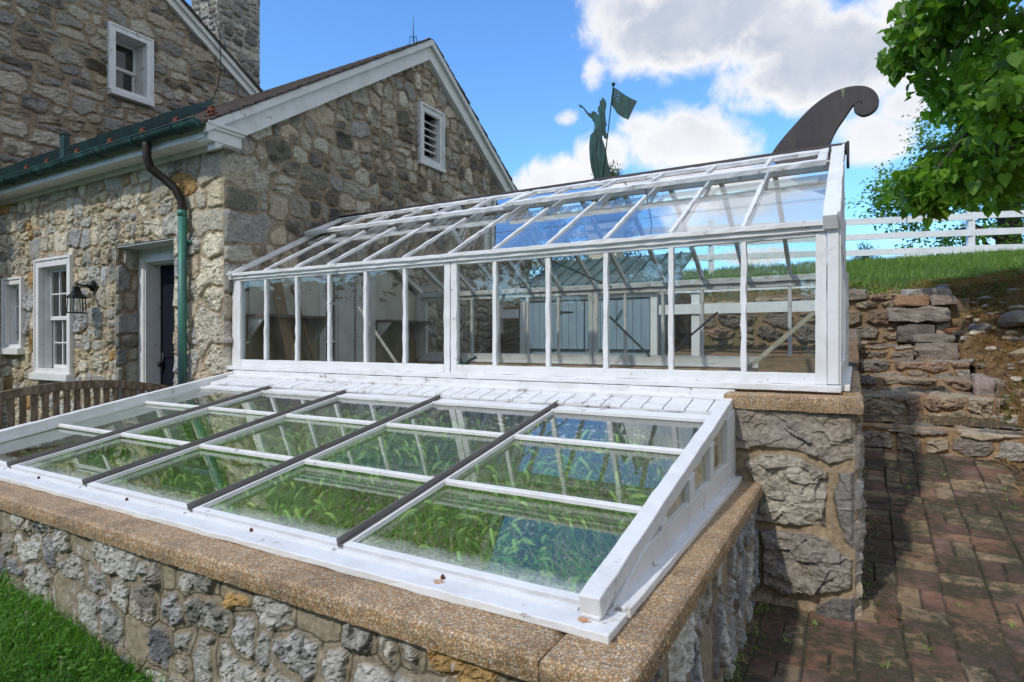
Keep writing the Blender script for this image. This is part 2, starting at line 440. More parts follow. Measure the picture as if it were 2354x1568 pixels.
def m_simple(name, colr, rough=.6, metal=0.0, var=.3, nscale=12, bumps=.3, bumpd=.003, c2=None, lo=.4, hi=.65, stretch=(1, 1, 1), spec=.5):
    m, t, b, oc = newmat(name)
    mo = t.mapping(oc, stretch)
    n = t.noise(mo, nscale, 6, .65); n2 = t.noise(mo, nscale * 5, 4, .6)
    c2 = c2 or tuple(x * (1 - var) for x in colr)
    c = t.mix(t.maprange(n, lo, hi), colr, c2)
    c = t.mix(t.maprange(n2, .3, .8, 0, .35), c, t.mix(1.0, c, (.6, .6, .6), 'MULTIPLY'))
    t.put(b.inputs['Base Color'], c)
    t.put(b.inputs['Roughness'], t.maprange(n, .3, .7, rough, min(1, rough + .2)))
    b.inputs['Metallic'].default_value = metal; b.inputs['Specular IOR Level'].default_value = spec
    if bumps: t.put(b.inputs['Normal'], t.bump(t.math('ADD', n, n2), bumps, bumpd))
    return m
M_copper = m_simple('aged_copper', (.025, .065, .07), .45, .35, nscale=5, c2=(.05, .14, .12), lo=.5, hi=.75, stretch=(1, 1, .4))
M_verdigris = m_simple('verdigris', (.014, .045, .040), .55, .3, nscale=6, c2=(.045, .17, .15), lo=.5, hi=.72, stretch=(1, 1, .35))
M_pipe = m_simple('downspout_copper', (.05, .20, .15), .45, .25, nscale=3.2, c2=(.05, .10, .13), lo=.42, hi=.6, stretch=(1, 1, .35))
M_brownpipe = m_simple('brown_copper', (.035, .028, .024), .5, .4, nscale=20)
M_rust = m_simple('rusted_iron', (.17, .05, .022), .8, .1, nscale=30, bumps=.6)
M_brownmetal = m_simple('brown_sheet_metal', (.030, .025, .028), .42, .25, nscale=3.5, c2=(.058, .052, .045), lo=.45, hi=.72, stretch=(3, 3, .45))
M_greymetal = m_simple('grey_steel_bar', (.20, .19, .18), .5, .45, nscale=8, c2=(.16, .075, .035), lo=.62, hi=.75, stretch=(1, 1, 2))
M_alu = m_simple('zinc_bar', (.36, .37, .36), .4, .6, nscale=20, var=.5)
M_black = m_simple('black_iron', (.012, .012, .014), .4, .4, nscale=30)
M_door = m_simple('dark_door_paint', (.010, .013, .024), .65, nscale=8, stretch=(3, 3, .4), spec=.15)
M_dark = m_simple('dark_interior', (.012, .014, .013), .9, nscale=3)
M_wood = m_simple('weathered_wood', (.115, .088, .062), .85, nscale=9, c2=(.20, .165, .125), lo=.42, hi=.62, stretch=(2, 2, .4), bumps=.7, bumpd=.004)
M_benchwood = m_simple('bench_wood', (.115, .085, .055), .85, nscale=16, c2=(.24, .19, .14), lo=.45, hi=.62, stretch=(2, 2, .5), bumps=.8, bumpd=.004)
M_plank = m_simple('pine_plank', (.36, .22, .11), .7, nscale=7, c2=(.22, .14, .08), stretch=(4, 4, .4))
M_tray = m_simple('tray_wood', (.32, .23, .13), .75, nscale=8, c2=(.19, .14, .09), stretch=(1, 4, 4))
M_plaster = m_simple('stained_plaster', (.72, .69, .60), .9, nscale=2.2, c2=(.50, .48, .39), lo=.4, hi=.7)
M_dado = m_simple('damp_brown_wall', (.34, .27, .17), .85, nscale=2.5, c2=(.17, .15, .085), lo=.35, hi=.65, stretch=(1, 1, .5))
M_redplastic = m_simple('red_handle', (.22, .045, .03), .45, nscale=9)
M_can = m_simple('green_plastic', (.012, .075, .055), .35, nscale=5, var=.2)
M_blueboard = m_simple('blue_grey_paint', (.25, .36, .45), .55, nscale=3, c2=(.20, .29, .37), stretch=(4, 4, .5))
M_tealroof = m_simple('green_shed_roof', (.07, .13, .12), .6, nscale=3, c2=(.05, .09, .09))
M_soil = m_simple('dark_soil', (.055, .06, .025), .95, nscale=12, bumps=1, bumpd=.03)
M_straw = m_simple('prop_strap', (.42, .39, .30), .6, nscale=20)

def m_shingle():
    m, t, b, oc = newmat('roof_shingles')
    br = t.node('ShaderNodeTexBrick'); t.put(br.inputs['Vector'], t.mapping(oc, (1, 1, 1)))
    br.inputs['Scale'].default_value = 4; br.inputs['Mortar Size'].default_value = .01
    br.inputs['Color1'].default_value = (.10, .075, .062, 1); br.inputs['Color2'].default_value = (.045, .038, .036, 1); br.inputs['Mortar'].default_value = (.02, .02, .02, 1)
    n = t.noise(oc, 60, 4, .7)
    c = t.mix(1.0, br.outputs[0], t.ramp(n, [(.3, .6), (.7, 1.3)]), 'MULTIPLY')
    t.put(b.inputs['Base Color'], c); b.inputs['Roughness'].default_value = .9
    t.put(b.inputs['Normal'], t.bump(n, .6, .004)); return m
M_shingle = m_shingle()

def m_aggregate():
    m, t, b, oc = newmat('exposed_aggregate')
    v = t.node('ShaderNodeTexVoronoi'); t.put(v.inputs['Vector'], oc); v.inputs['Scale'].default_value = 150
    hsv = t.node('ShaderNodeSeparateColor'); t.put(hsv.inputs[0], v.outputs['Color'])
    c = t.ramp(hsv.outputs[0], [(0, (.42, .23, .10)), (.25, (.54, .36, .19)), (.5, (.60, .45, .28)), (.78, (.42, .31, .20)), (.92, (.66, .60, .50)), (.975, (.24, .22, .2))], 'CONSTANT')
    c = t.mix(t.maprange(v.outputs['Distance'], .35, .62, 0, .8), c, (.20, .135, .075))
    big = t.noise(oc, 3.2, 6, .62); big2 = t.noise(oc, 9, 5, .6)
    c = t.mix(t.maprange(big, .48, .66, 0, .70), c, t.mix(1.0, c, (.40, .40, .40), 'MULTIPLY'))
    c = t.mix(t.maprange(big2, .55, .75, 0, .6), c, (.17, .145, .11))
    t.put(b.inputs['Base Color'], c); b.inputs['Roughness'].default_value = .8
    hh = t.math('ADD', t.math('MULTIPLY', v.outputs['Distance'], -1.0), t.math('MULTIPLY', big2, 1.5))
    t.put(b.inputs['Normal'], t.bump(hh, .5, .003)); return m
M_agg = m_aggregate()

def m_glass(name, tint=(.965, .982, .975), film=.05, filmcol=(.75, .78, .74), frost=None, spec=1.0, streak=6, rough=.0):
    m = bpy.data.materials.new(name); m.use_nodes = True; t = NT(m.node_tree); t.n.clear()
    out = t.node('ShaderNodeOutputMaterial')
    oc = t.node('ShaderNodeTexCoord').outputs['Object']
    tr = t.node('ShaderNodeBsdfTransparent'); tr.inputs[0].default_value = (*tint, 1)
    gl = t.node('ShaderNodeBsdfGlossy'); gl.inputs['Roughness'].default_value = rough; gl.inputs[0].default_value = (1, 1, 1, 1)
    df = t.node('ShaderNodeBsdfDiffuse'); df.inputs[0].default_value = (*filmcol, 1)
    lw = t.node('ShaderNodeLayerWeight'); lw.inputs[0].default_value = .5
    fc = lw.outputs['Facing']
    p5 = t.math('POWER', fc, 5.0)
    fr = t.math('ADD', t.math('MULTIPLY', p5, .96 * spec), .042 * spec)
    wv = t.noise(oc, 1.4, 2, .5)
    t.put(gl.inputs['Normal'], t.bump(wv, .02, .004))
    nf = t.noise(t.mapping(oc, (1, 1, .35)), streak, 7, .68); nf2 = t.noise(oc, 190, 2, .5)
    f = t.math('MULTIPLY', t.maprange(nf, .38, .75, .25, 1.9), film)
    f = t.math('ADD', f, t.maprange(nf2, .71, .75, 0, .10))
    if frost is not None:
        g = t.node('ShaderNodeSeparateXYZ'); t.put(g.inputs[0], oc)
        e = t.math('MULTIPLY', t.maprange(t.math('ADD', g.outputs[1], t.math('MULTIPLY', t.noise(oc, 7, 6, .7), .10)), frost[0], frost[1], 1, 0), t.maprange(t.noise(oc, 70, 4, .7), .35, .6, .3, 1))
        f = t.math('ADD', f, t.math('MULTIPLY', e, .8), clamp=True)
    m1 = t.node('ShaderNodeMixShader'); t.put(m1.inputs[0], f); t.l.new(tr.outputs[0], m1.inputs[1]); t.l.new(df.outputs[0], m1.inputs[2])
    m2 = t.node('ShaderNodeMixShader'); t.put(m2.inputs[0], fr); t.l.new(m1.outputs[0], m2.inputs[1]); t.l.new(gl.outputs[0], m2.inputs[2])
    t.l.new(m2.outputs[0], out.inputs[0])
    return m
M_glass = m_glass('window_glass', film=.012)
M_roofglass = m_glass('roof_glass', film=.02, spec=2.0)
M_yellowglass = m_glass('algae_stained_glass', tint=(.75, .72, .55), film=.9, filmcol=(.50, .47, .33), streak=9)

def m_leaf(name, c1, c2, trans=.35, rough=.5, sat=None):
    m, t, b, oc = newmat(name)
    a = t.node('ShaderNodeAttribute', attribute_name='Col').outputs['Color']
    sepc = t.node('ShaderNodeSeparateColor'); t.put(sepc.inputs[0], a)
    c = t.mix(sepc.outputs[0], c1, c2)
    n = t.noise(oc, 1.3, 3, .6)
    c = t.mix(1.0, c, t.ramp(n, [(.3, .75), (.7, 1.2)]), 'MULTIPLY')
    t.put(b.inputs['Base Color'], c); b.inputs['Roughness'].default_value = rough; b.inputs['Specular IOR Level'].default_value = .35
    tl = t.node('ShaderNodeBsdfTranslucent')
    t.put(tl.inputs[0], t.mix(1.0, c, (1.3, 1.5, .6), 'MULTIPLY'))
    mx = t.node('ShaderNodeMixShader'); mx.inputs[0].default_value = trans
    t.l.new(b.outputs[0], mx.inputs[1]); t.l.new(tl.outputs[0], mx.inputs[2])
    t.l.new(mx.outputs[0], t.n['Material Output'].inputs[0])
    return m
M_leafbig = m_leaf('broad_leaves', (.085, .18, .02), (.21, .37, .05), .48, .42)
M_leafsmall = m_leaf('tree_leaves', (.09, .19, .028), (.20, .34, .06), .45)
M_leafdark = m_leaf('dark_tree_leaves', (.02, .05, .012), (.05, .10, .02), .25)
M_conifer = m_leaf('conifer_needles', (.04, .085, .035), (.09, .14, .05), .2)
M_grass = m_leaf('lawn_grass', (.06, .19, .02), (.18, .36, .05), .38)
M_hillgrass = m_leaf('hill_grass', (.08, .17, .03), (.22, .33, .07), .34)
M_drygrass = m_leaf('dry_grass', (.30, .165, .065), (.50, .33, .16), .2, .8)
M_weed = m_leaf('foxtail_weeds', (.17, .36, .05), (.46, .64, .15), .42)
M_drystalk = m_leaf('withered_stalks', (.19, .145, .09), (.40, .33, .24), .2, .8)
M_strapleaf = m_leaf('strap_leaves', (.13, .22, .03), (.36, .38, .09), .4)
M_flower = m_leaf('pale_flower_heads', (.55, .52, .42), (.72, .70, .60), .3, .8)
M_bark = m_simple('tree_bark', (.085, .068, .052), .95, nscale=14, var=.6, bumps=1, bumpd=.02, stretch=(1, 1, .3))

def m_ground():
    m, t, b, oc = newmat('ground_cover')
    a = t.node('ShaderNodeAttribute', attribute_name='Col').outputs['Color']
    n = t.noise(oc, 9, 8, .7); n2 = t.noise(oc, 55, 5, .7)
    c = t.mix(1.0, a, t.ramp(n, [(.3, .6), (.7, 1.4)]), 'MULTIPLY'); c = t.mix(1.0, c, t.ramp(n2, [(.3, .6), (.7, 1.35)]), 'MULTIPLY')
    t.put(b.inputs['Base Color'], c); b.inputs['Roughness'].default_value = .95
    t.put(b.inputs['Normal'], t.bump(t.math('ADD', n, n2), .9, .03)); return m
M_ground = m_ground()
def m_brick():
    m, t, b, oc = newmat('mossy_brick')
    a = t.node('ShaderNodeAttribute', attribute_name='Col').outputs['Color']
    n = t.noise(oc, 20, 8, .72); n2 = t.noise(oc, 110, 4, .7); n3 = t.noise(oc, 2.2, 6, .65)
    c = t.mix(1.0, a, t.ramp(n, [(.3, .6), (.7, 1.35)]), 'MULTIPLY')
    moss_shade = t.math('MULTIPLY', t.maprange(n3, .40, .50), t.maprange(n, .36, .52))  # real moss, thickened and darkened to stand in for tree shade too
    c = t.mix(t.math('MULTIPLY', moss_shade, .90), c, (.036, .034, .015))
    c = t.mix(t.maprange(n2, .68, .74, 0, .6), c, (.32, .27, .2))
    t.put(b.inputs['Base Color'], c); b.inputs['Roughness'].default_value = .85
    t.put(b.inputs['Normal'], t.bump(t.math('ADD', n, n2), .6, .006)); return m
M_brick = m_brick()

# ------------------------------------------------------------------ ground
def path_z(Y):
    return np.interp(Y, [-2, 3.6, 6.3, 6.35, 7.3, 9], [-1.5, -1.5, -.99, -.99, -.75, -.75])
def ground_z(X, Y):
    X = np.asarray(X, float); Y = np.asarray(Y, float)
    nz = (fbm(X * 1.7 + 40, Y * 1.7 + 40, 5, 3) - .5) * .16
    bank = np.interp(Y, [-20, 2, 4, 5.5, 6.4, 7.3, 8.0, 8.6, 9.3, 16.8, 30, 400], [-1.5, -1.5, -1.40, -1.10, -.86, -.60, -.28, .05, .63, 1.93, 1.9, .5])
    bank = bank + np.clip(X - 1.2, 0, 6) * .28 * np.interp(Y, [2, 5, 9, 11], [0, 1, 1, 0])
    flat = path_z(Y) - .03
    ta = np.interp(Y, [7.8, 8.7], [1.05, .78]); t = sstep(ta, ta + .38, X - .12 * np.clip(Y - 5, -3, 3) * 0)
    right = np.where(Y > 8.95, bank, flat * (1 - t) + bank * t)
    yard = np.where(Y > 8.95, bank, np.interp(Y, [3, 6.9, 8.9], [-1.5, -.4, -.12]))
    left = -1.5 + .30 * sstep(-.6, -5.2, X) + .12 * sstep(-2, -5, X) * 0
    z = np.where(X > -.4, right, np.where(Y > 6.9, yard, left))
    z = np.where((X < -5.4) & (Y > 3.0) & (Y < 8.95), -1.22, z)
    rough = np.where((X > 1.1) | (Y > 8.95), 1.0, np.where((X > -.6) & (Y > .3), 0.0, .25))
    return z + nz * rough
gx = np.unique(np.concatenate([np.linspace(-300, -20, 15), np.linspace(-20, -7, 30), np.linspace(-7, 4, 170), np.linspace(4, 20, 30), np.linspace(20, 300, 15)]))
gy = np.unique(np.concatenate([np.linspace(-300, -10, 15), np.linspace(-10, 0, 20), np.linspace(0, 18, 230), [8.93, 8.97], np.linspace(18, 40, 25), np.linspace(40, 400, 15)]))
GX, GY = np.meshgrid(gx, gy, indexing='ij'); GZ = ground_z(GX, GY)
inside = (GX > -5.5) & (GX < -.4) & (GY > 1.3) & (GY < 7)
GZ = np.where(inside, np.minimum(GZ, -1.30), GZ)
gcol = np.zeros(GX.shape + (3,)); gcol[:] = (.055, .095, .025)
dryf = sstep(.9, 1.2, GX) * sstep(9.9, 9.2, GY) * (GY > 2) + sstep(9.9, 9.2, GY) * (GY > 8.9) + ((GY > 6.9) & (GY < 9) & (GX > -6))
dryf = dryf * sstep(3.4, 2.3, GX + (fbm(GX * 2, GY * 2, 62, 3) - .5)); dryf = np.clip(dryf, 0, 1)[..., None] * (.5 + .5 * sstep(.35, .6, fbm(GX * 1.2, GY * 1.2, 61, 4)))[..., None]
gcol = gcol * (1 - dryf) + np.array([.30, .19, .10]) * dryf
mbg = MB(); nx_, ny_ = GX.shape; idx = np.arange(nx_ * ny_).reshape(nx_, ny_)
mbg.add(np.stack([GX, GY, GZ], -1).reshape(-1, 3), np.stack([idx[:-1, :-1], idx[1:, :-1], idx[1:, 1:], idx[:-1, 1:]], -1).reshape(-1, 4), gcol.reshape(-1, 3))
o = finish('ground', mbg, M_ground, smooth=True, origin=(0, 0, -1.5)); o['kind'] = 'structure'

# brick path: basket weave, real bricks with joints, following the slope
def brick_sheet(x0, x1, y0, y1, res, zf, seed):
    nx = int((x1 - x0) / res); ny = int((y1 - y0) / res)
    X, Y = np.meshgrid(np.linspace(x0, x1, nx), np.linspace(y0, y1, ny), indexing='ij')
    wx = X + (fbm(X * 2, Y * 2, seed, 3) - .5) * .03; wy = Y + (fbm(X * 2, Y * 2, seed + 3, 3) - .5) * .03
    B = .215
    bx = np.floor(wx / B).astype(int); by = np.floor(wy / B).astype(int); fx = wx / B - bx; fy = wy / B - by
    rg = np.random.default_rng(seed); T = rg.random((64, 64, 2, 8))
    ori = ((bx + by) & 1)
    flip = (T[bx & 63, by & 63, 0, 7] < .42); ori = np.where(flip & (ori == 1), 0, ori)
    half = np.where(ori == 0, fy > .5, fx > .5).astype(int)
    lx = np.where(ori == 0, fx, (fx * 2) % 1); ly = np.where(ori == 0, (fy * 2) % 1, fy)
    ex = np.minimum(lx, 1 - lx) * np.where(ori == 0, B, B / 2); ey = np.minimum(ly, 1 - ly) * np.where(ori == 0, B / 2, B)
    e = np.minimum(ex, ey) + (fbm(X * 30, Y * 30, seed + 5, 2) - .5) * .006
    m = sstep(.0015, .0075, e)
    t = T[bx & 63, by & 63, half]
    h = m * (.012 + (t[..., 0] - .5) * .012 + (t[..., 1] - .5) * .06 * (lx - .5) * .3 + (t[..., 2] - .5) * .06 * (ly - .5) * .3) + (fbm(X * 40, Y * 40, seed + 7, 3) - .5) * .006
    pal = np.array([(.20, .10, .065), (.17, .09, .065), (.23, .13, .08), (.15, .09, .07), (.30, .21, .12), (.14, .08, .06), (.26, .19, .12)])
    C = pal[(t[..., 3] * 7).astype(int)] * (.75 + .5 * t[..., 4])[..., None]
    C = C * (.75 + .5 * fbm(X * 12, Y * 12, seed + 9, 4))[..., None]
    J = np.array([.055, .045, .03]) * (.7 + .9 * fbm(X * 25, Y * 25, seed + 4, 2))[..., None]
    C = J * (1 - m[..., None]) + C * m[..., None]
    Z = zf(X, Y) + h
    mb = MB(); idx = np.arange(nx * ny).reshape(nx, ny)
    mb.add(np.stack([X, Y, Z], -1).reshape(-1, 3), np.stack([idx[:-1, :-1], idx[1:, :-1], idx[1:, 1:], idx[:-1, 1:]], -1).reshape(-1, 4), C.reshape(-1, 3))
    return mb
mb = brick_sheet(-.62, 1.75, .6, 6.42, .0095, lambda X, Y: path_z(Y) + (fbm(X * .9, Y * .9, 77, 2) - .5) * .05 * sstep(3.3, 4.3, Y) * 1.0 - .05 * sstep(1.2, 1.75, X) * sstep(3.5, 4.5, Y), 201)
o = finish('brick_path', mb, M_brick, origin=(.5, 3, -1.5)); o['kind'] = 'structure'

# ------------------------------------------------------------------ stone wing (the low house)
YF = 3.73; XG = -5.5; ZB = -1.45
EY = 3.47; RIDGE_Y = 6.95; EZ = 2.11; SL = .667; RIDGE_Z = EZ + SL * (RIDGE_Y - EY)
def roof_z(Y): return EZ + SL * ((Y - EY) if Y < RIDGE_Y else (2 * RIDGE_Y - EY - Y))
wing = thing('stone_wing', 'low stone house wing with white gable trim, built against the greenhouse', 'house', (-8, 6.9, -1.3))
mb = MB()
X0 = -10.75
stone_patch(mb, (X0, YF, ZB), (1, 0, 0), (0, 0, 1), (0, -1, 0), XG - X0, 3.47, res=.0130, sw=.25, sh=.215, seed=12, mortar=.017, prot=.015, rough=.019, mcol=(.40, .32, .22),
            holes=[(-7.55 - X0, -6.36 - X0, -.5, 1.12 - ZB), (-9.43 - X0, -8.56 - X0, -.40 - ZB, 1.02 - ZB), (-10.42 - X0, -9.9 - X0, -.08 - ZB, .83 - ZB)],
            fade='R', quoin='R', qsize=(.36, .28), accent=.03, accfn=lambda x, y: np.where(y > 3.0, .10, .025), pal=[(.56, .52, .42), (.50, .47, .38), (.60, .55, .43), (.42, .41, .37), (.36, .36, .36), (.54, .47, .33), (.46, .39, .29)])
# door reveal (left jamb) and soffit of the opening
stone_patch(mb, (-7.55, YF, ZB), (0, 1, 0), (0, 0, 1), (1, 0, 0), .27, 1.12 - ZB, res=.016, sw=.26, sh=.24, seed=15, mortar=.02, prot=.02, rough=.010, fade='L', mcol=(.33, .265, .18))
stone_patch(mb, (-6.36, YF, ZB), (0, 1, 0), (0, 0, 1), (-1, 0, 0), .27, 1.12 - ZB, res=.02, sw=.26, sh=.24, seed=16, mortar=.02, prot=.01, rough=.010, fade='L')
finish('front_wall', mb, M_stone, wing)
mb = MB()
gk = lambda x, y: (y + ZB) < np.minimum(EZ + SL * (x + YF - EY), EZ + SL * (2 * RIDGE_Y - EY - x - YF)) - .14
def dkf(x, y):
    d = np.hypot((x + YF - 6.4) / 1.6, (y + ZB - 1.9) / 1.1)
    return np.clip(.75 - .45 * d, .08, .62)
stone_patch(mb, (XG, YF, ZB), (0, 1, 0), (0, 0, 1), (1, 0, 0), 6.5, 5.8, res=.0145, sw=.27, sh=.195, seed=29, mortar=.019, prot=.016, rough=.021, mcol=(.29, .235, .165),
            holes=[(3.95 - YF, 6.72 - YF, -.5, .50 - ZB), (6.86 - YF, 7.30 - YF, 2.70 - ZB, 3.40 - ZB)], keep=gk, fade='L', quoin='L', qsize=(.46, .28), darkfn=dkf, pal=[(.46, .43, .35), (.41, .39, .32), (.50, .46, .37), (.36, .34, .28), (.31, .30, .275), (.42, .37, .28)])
finish('gable_wall', mb, M_stone, wing)
mb = MB()
mb.box(-10.7, -7.60, YF + .30, YF + .36, ZB, 1.95); mb.box(-6.30, -5.62, YF + .30, YF + .36, ZB, 1.95); mb.box(-7.60, -6.30, YF + .305, YF + .355, 1.16, 1.95); mb.box(-10.7, XG - .30, 10.1, 10.2, ZB, 2.0); mb.box(XG - .2, XG - .16, YF + .36, 10.1, ZB, 2.0)
mb.box(-10.65, XG - .3, YF + .4, 10.0, 1.92, 1.97)
finish('inner_wall', mb, M_dark, wing)

# roof: overlapping shingle courses on both slopes
mb = MB(); rg = np.random.default_rng(4)
ncourse = 26; stp = (RIDGE_Y - EY + .06) / ncourse
for i in range(ncourse):
    y0 = EY - .06 + i * stp; y1 = y0 + stp * 1.5
    if y1 > RIDGE_Y: y1 = RIDGE_Y
    x = -10.72
    while x < -5.36:
        x2 = min(x + rg.uniform(.25, .34), -5.345 + rg.uniform(-.008, .012)) if x < -5.68 else -5.345 + rg.uniform(-.01, .012)
        t0 = .030 + rg.uniform(0, .006); t1 = .004
        za, zb_ = EZ + SL * (y0 - EY), EZ + SL * (y1 - EY)
        v = [(x, y0, za - .01), (x2, y0, za - .01), (x2, y1, zb_ - .01), (x, y1, zb_ - .01), (x, y0, za - .01 + t0), (x2, y0, za - .01 + t0), (x2, y1, zb_ - .01 + t1), (x, y1, zb_ - .01 + t1)]
        f = [(3, 2, 1, 0), (4, 5, 6, 7), (0, 1, 5, 4), (1, 2, 6, 5), (2, 3, 7, 6), (3, 0, 4, 7)]
        mb.add(v, f)
        v2 = [(a, 2 * RIDGE_Y - b, c_) for a, b, c_ in v]; mb.add(v2, [q[::-1] for q in f])
        x = x2 + .002
        if x2 > -5.37: break
mb.add([(-10.72, EY - .02, EZ - .05), (-5.37, EY - .02, EZ - .05), (-5.37, RIDGE_Y, RIDGE_Z - .05), (-10.72, RIDGE_Y, RIDGE_Z - .05), (-5.37, 2 * RIDGE_Y - EY + .02, EZ - .05), (-10.72, 2 * RIDGE_Y - EY + .02, EZ - .05)], [(0, 1, 2, 3), (3, 2, 4, 5)])
roof = finish('roof', mb, M_shingle, wing)
# ridge cap shingles
mb = MB(); x = -10.7
while x < -5.6:
    mb.add([(x, RIDGE_Y - .12, RIDGE_Z - .085), (x, RIDGE_Y, RIDGE_Z + .01), (x, RIDGE_Y + .12, RIDGE_Z - .075), (x + .3, RIDGE_Y - .12, RIDGE_Z - .065), (x + .3, RIDGE_Y, RIDGE_Z + .025), (x + .3, RIDGE_Y + .12, RIDGE_Z - .055)], [(0, 3, 4, 1), (1, 4, 5, 2), (3, 5, 4)]); x += .2
finish('ridge_cap', mb, M_shingle, roof)
# rake trim boards of the gable
mb = MB(); rg = np.random.default_rng(8)
def rake(mb, ya, yb, x0, drop0, drop1, xth, zbase=EZ):
    for s_ in (0, 1):
        pass
def slope_board(mb, y0, z0, y1, z1, xa, xb, top, bot, seg=24, wob=.0015):
    """board lying in the gable plane between x=xa..xb, from (y0,z0) to (y1,z1), spanning vertical offsets bot..top"""
    vs = []
    for i in range(seg + 1):
        t = i / seg; y = y0 + (y1 - y0) * t; z = z0 + (z1 - z0) * t
        for X_, dz in ((xa, bot), (xb, bot), (xb, top), (xa, top)):
            j = rg.normal(0, wob, 3); vs.append((X_ + j[0], y, z + dz + j[2]))
    fs = []
    for i in range(seg):
        o_ = i * 4
        for k in range(4): fs.append((o_ + k, o_ + (k + 1) % 4, o_ + 4 + (k + 1) % 4, o_ + 4 + k))
    fs.append((3, 2, 1, 0)); o_ = seg * 4; fs.append((o_, o_ + 1, o_ + 2, o_ + 3))
    mb.add(vs, fs)
RZ = lambda y: roof_z(y)
slope_board(mb, EY - .02, RZ(EY - .02), RIDGE_Y, RIDGE_Z, XG + .10, XG + .145, -.012, -.10)
slope_board(mb, EY + .10, RZ(EY + .10), RIDGE_Y, RIDGE_Z, XG - .02, XG + .098, -.04, -.30)
YR2 = 2 * RIDGE_Y - EY
slope_board(mb, RIDGE_Y, RIDGE_Z, YR2, EZ, XG + .10, XG + .145, -.012, -.10)
slope_board(mb, RIDGE_Y, RIDGE_Z, YR2, EZ, XG - .02, XG + .098, -.04, -.30)
finish('rake_trim', mb, M_trim, wing)
# boxed eave: soffit and cornice return
mb = MB()
mb.box(-10.72, XG + .06, EY + .02, YF + .02, 1.975, 2.0); mb.box(-10.72, XG + .06, EY + .0, EY + .025, 1.965, 2.08)
mb.box(-10.72, XG - .01, YF - .07, YF - .02, 1.93, 1.973)
finish('soffit', mb, M_trim, wing)
mb = MB()
mb.box(XG - .06, XG + .11, EY + .02, YF + .12, 1.945, 2.055); mb.box(XG - .08, XG + .155, EY - .005, YF + .16, 2.085, 2.115); mb.box(XG - .07, XG + .135, EY + .01, YF + .14, 2.056, 2.084)
finish('cornice_return', mb, M_trim, wing, bevel=.004)
# gutter: half round copper
mb = MB()
def gutter(mb, x0, x1, y, z, r, n=36):
    vs = []; k = 10
    for i in range(n + 1):
        x = x0 + (x1 - x0) * i / n
        for j in range(k + 1):
            a = math.pi + math.pi * j / k
            vs.append((x, y + r * math.cos(a), z + r * math.sin(a)))
        for j in range(k, -1, -1):
            a = math.pi + math.pi * j / k
            vs.append((x, y + (r - .004) * math.cos(a), z + (r - .004) * math.sin(a)))
    m_ = 2 * k + 2; fs = []
    for i in range(n):
        for j in range(m_): fs.append((i * m_ + j, i * m_ + (j + 1) % m_, (i + 1) * m_ + (j + 1) % m_, (i + 1) * m_ + j))
    fs.append(tuple(range(k + 1))); fs.append(tuple(n * m_ + q for q in range(k, -1, -1)))
    mb.add(vs, fs)
GYc = EY - .070; GZc = 2.10
gutter(mb, -10.8, -5.38, GYc, GZc, .068)
mb.tube([(-10.8, GYc - .068, GZc + .002), (-5.36, GYc - .068, GZc + .002)], .008, 8); 
gut = finish('gutter', mb, M_verdigris, wing, smooth=False)
for x in (-10.2, -9.45, -8.7, -7.95, -7.2, -6.45, -5.75):
    mb = MB(); pts = [(x, GYc + .074 * math.cos(math.pi + math.pi * j / 8), GZc + .074 * math.sin(math.pi + math.pi * j / 8)) for j in range(9)]
    mb.tube(pts, .006, 6); finish('gutter_hanger', mb, M_verdigris, gut)
# downspout with an offset elbow
mb = MB()
sp = [(-6.28, GYc, 2.03), (-6.28, GYc, 1.88), (-6.27, GYc + .03, 1.78), (-6.20, YF - .20, 1.68), (-6.12, YF - .13, 1.58), (-6.08, YF - .09, 1.46), (-6.07, YF - .085, 1.34)]
P_ = []
for i in range(len(sp) - 1):
    for k in range(5): t_ = k / 5; P_.append([sp[i][j] * (1 - t_) + sp[i + 1][j] * t_ for j in range(3)])
P_.append(sp[-1]); rad = [.040 + (.003 if i % 2 else 0) for i in range(len(P_))]
mb.tube(P_, rad, 14); elbow = mb
ds = MB(); ds.tube([(-6.07, YF - .085, 1.36), (-6.07, YF - .085, -1.2)], .043, 16); ds.tube([(-6.07, YF - .085, 1.36), (-6.07, YF - .085, 1.30)], .047, 16)
ds.box(-6.14, -6.0, YF - .05, YF + .0, 1.02, 1.05)
dso = finish('downspout', ds, M_pipe, wing, smooth=True); finish('elbow', elbow, M_brownpipe, dso, smooth=True)
# snow guards
for x in (-9.95, -9.35, -8.55, -7.75, -7.05, -6.4, -5.78):
    y = EY + .30; z = roof_z(y) + .02; mb = MB()
    mb.beam((x, y - .05, z - .02), (x, y + .07, z + .06), .05, .012)
    for k in range(6):
        a = k * math.pi / 3; mb.beam((x, y, z + .055), (x + .062 * math.cos(a), y, z + .055 + .055 * math.sin(a)), .02, .022, up=(0, 1, 0))
    mb.tube([(x - .018, y - .012, z + .055), (x + .018, y + .012, z + .055)], .026, 8)
    mb.beam((x, y + .0, z - .02), (x, y, z + .05), .02, .02, up=(0, 1, 0))
    finish('snow_guard', mb, M_rust, roof)
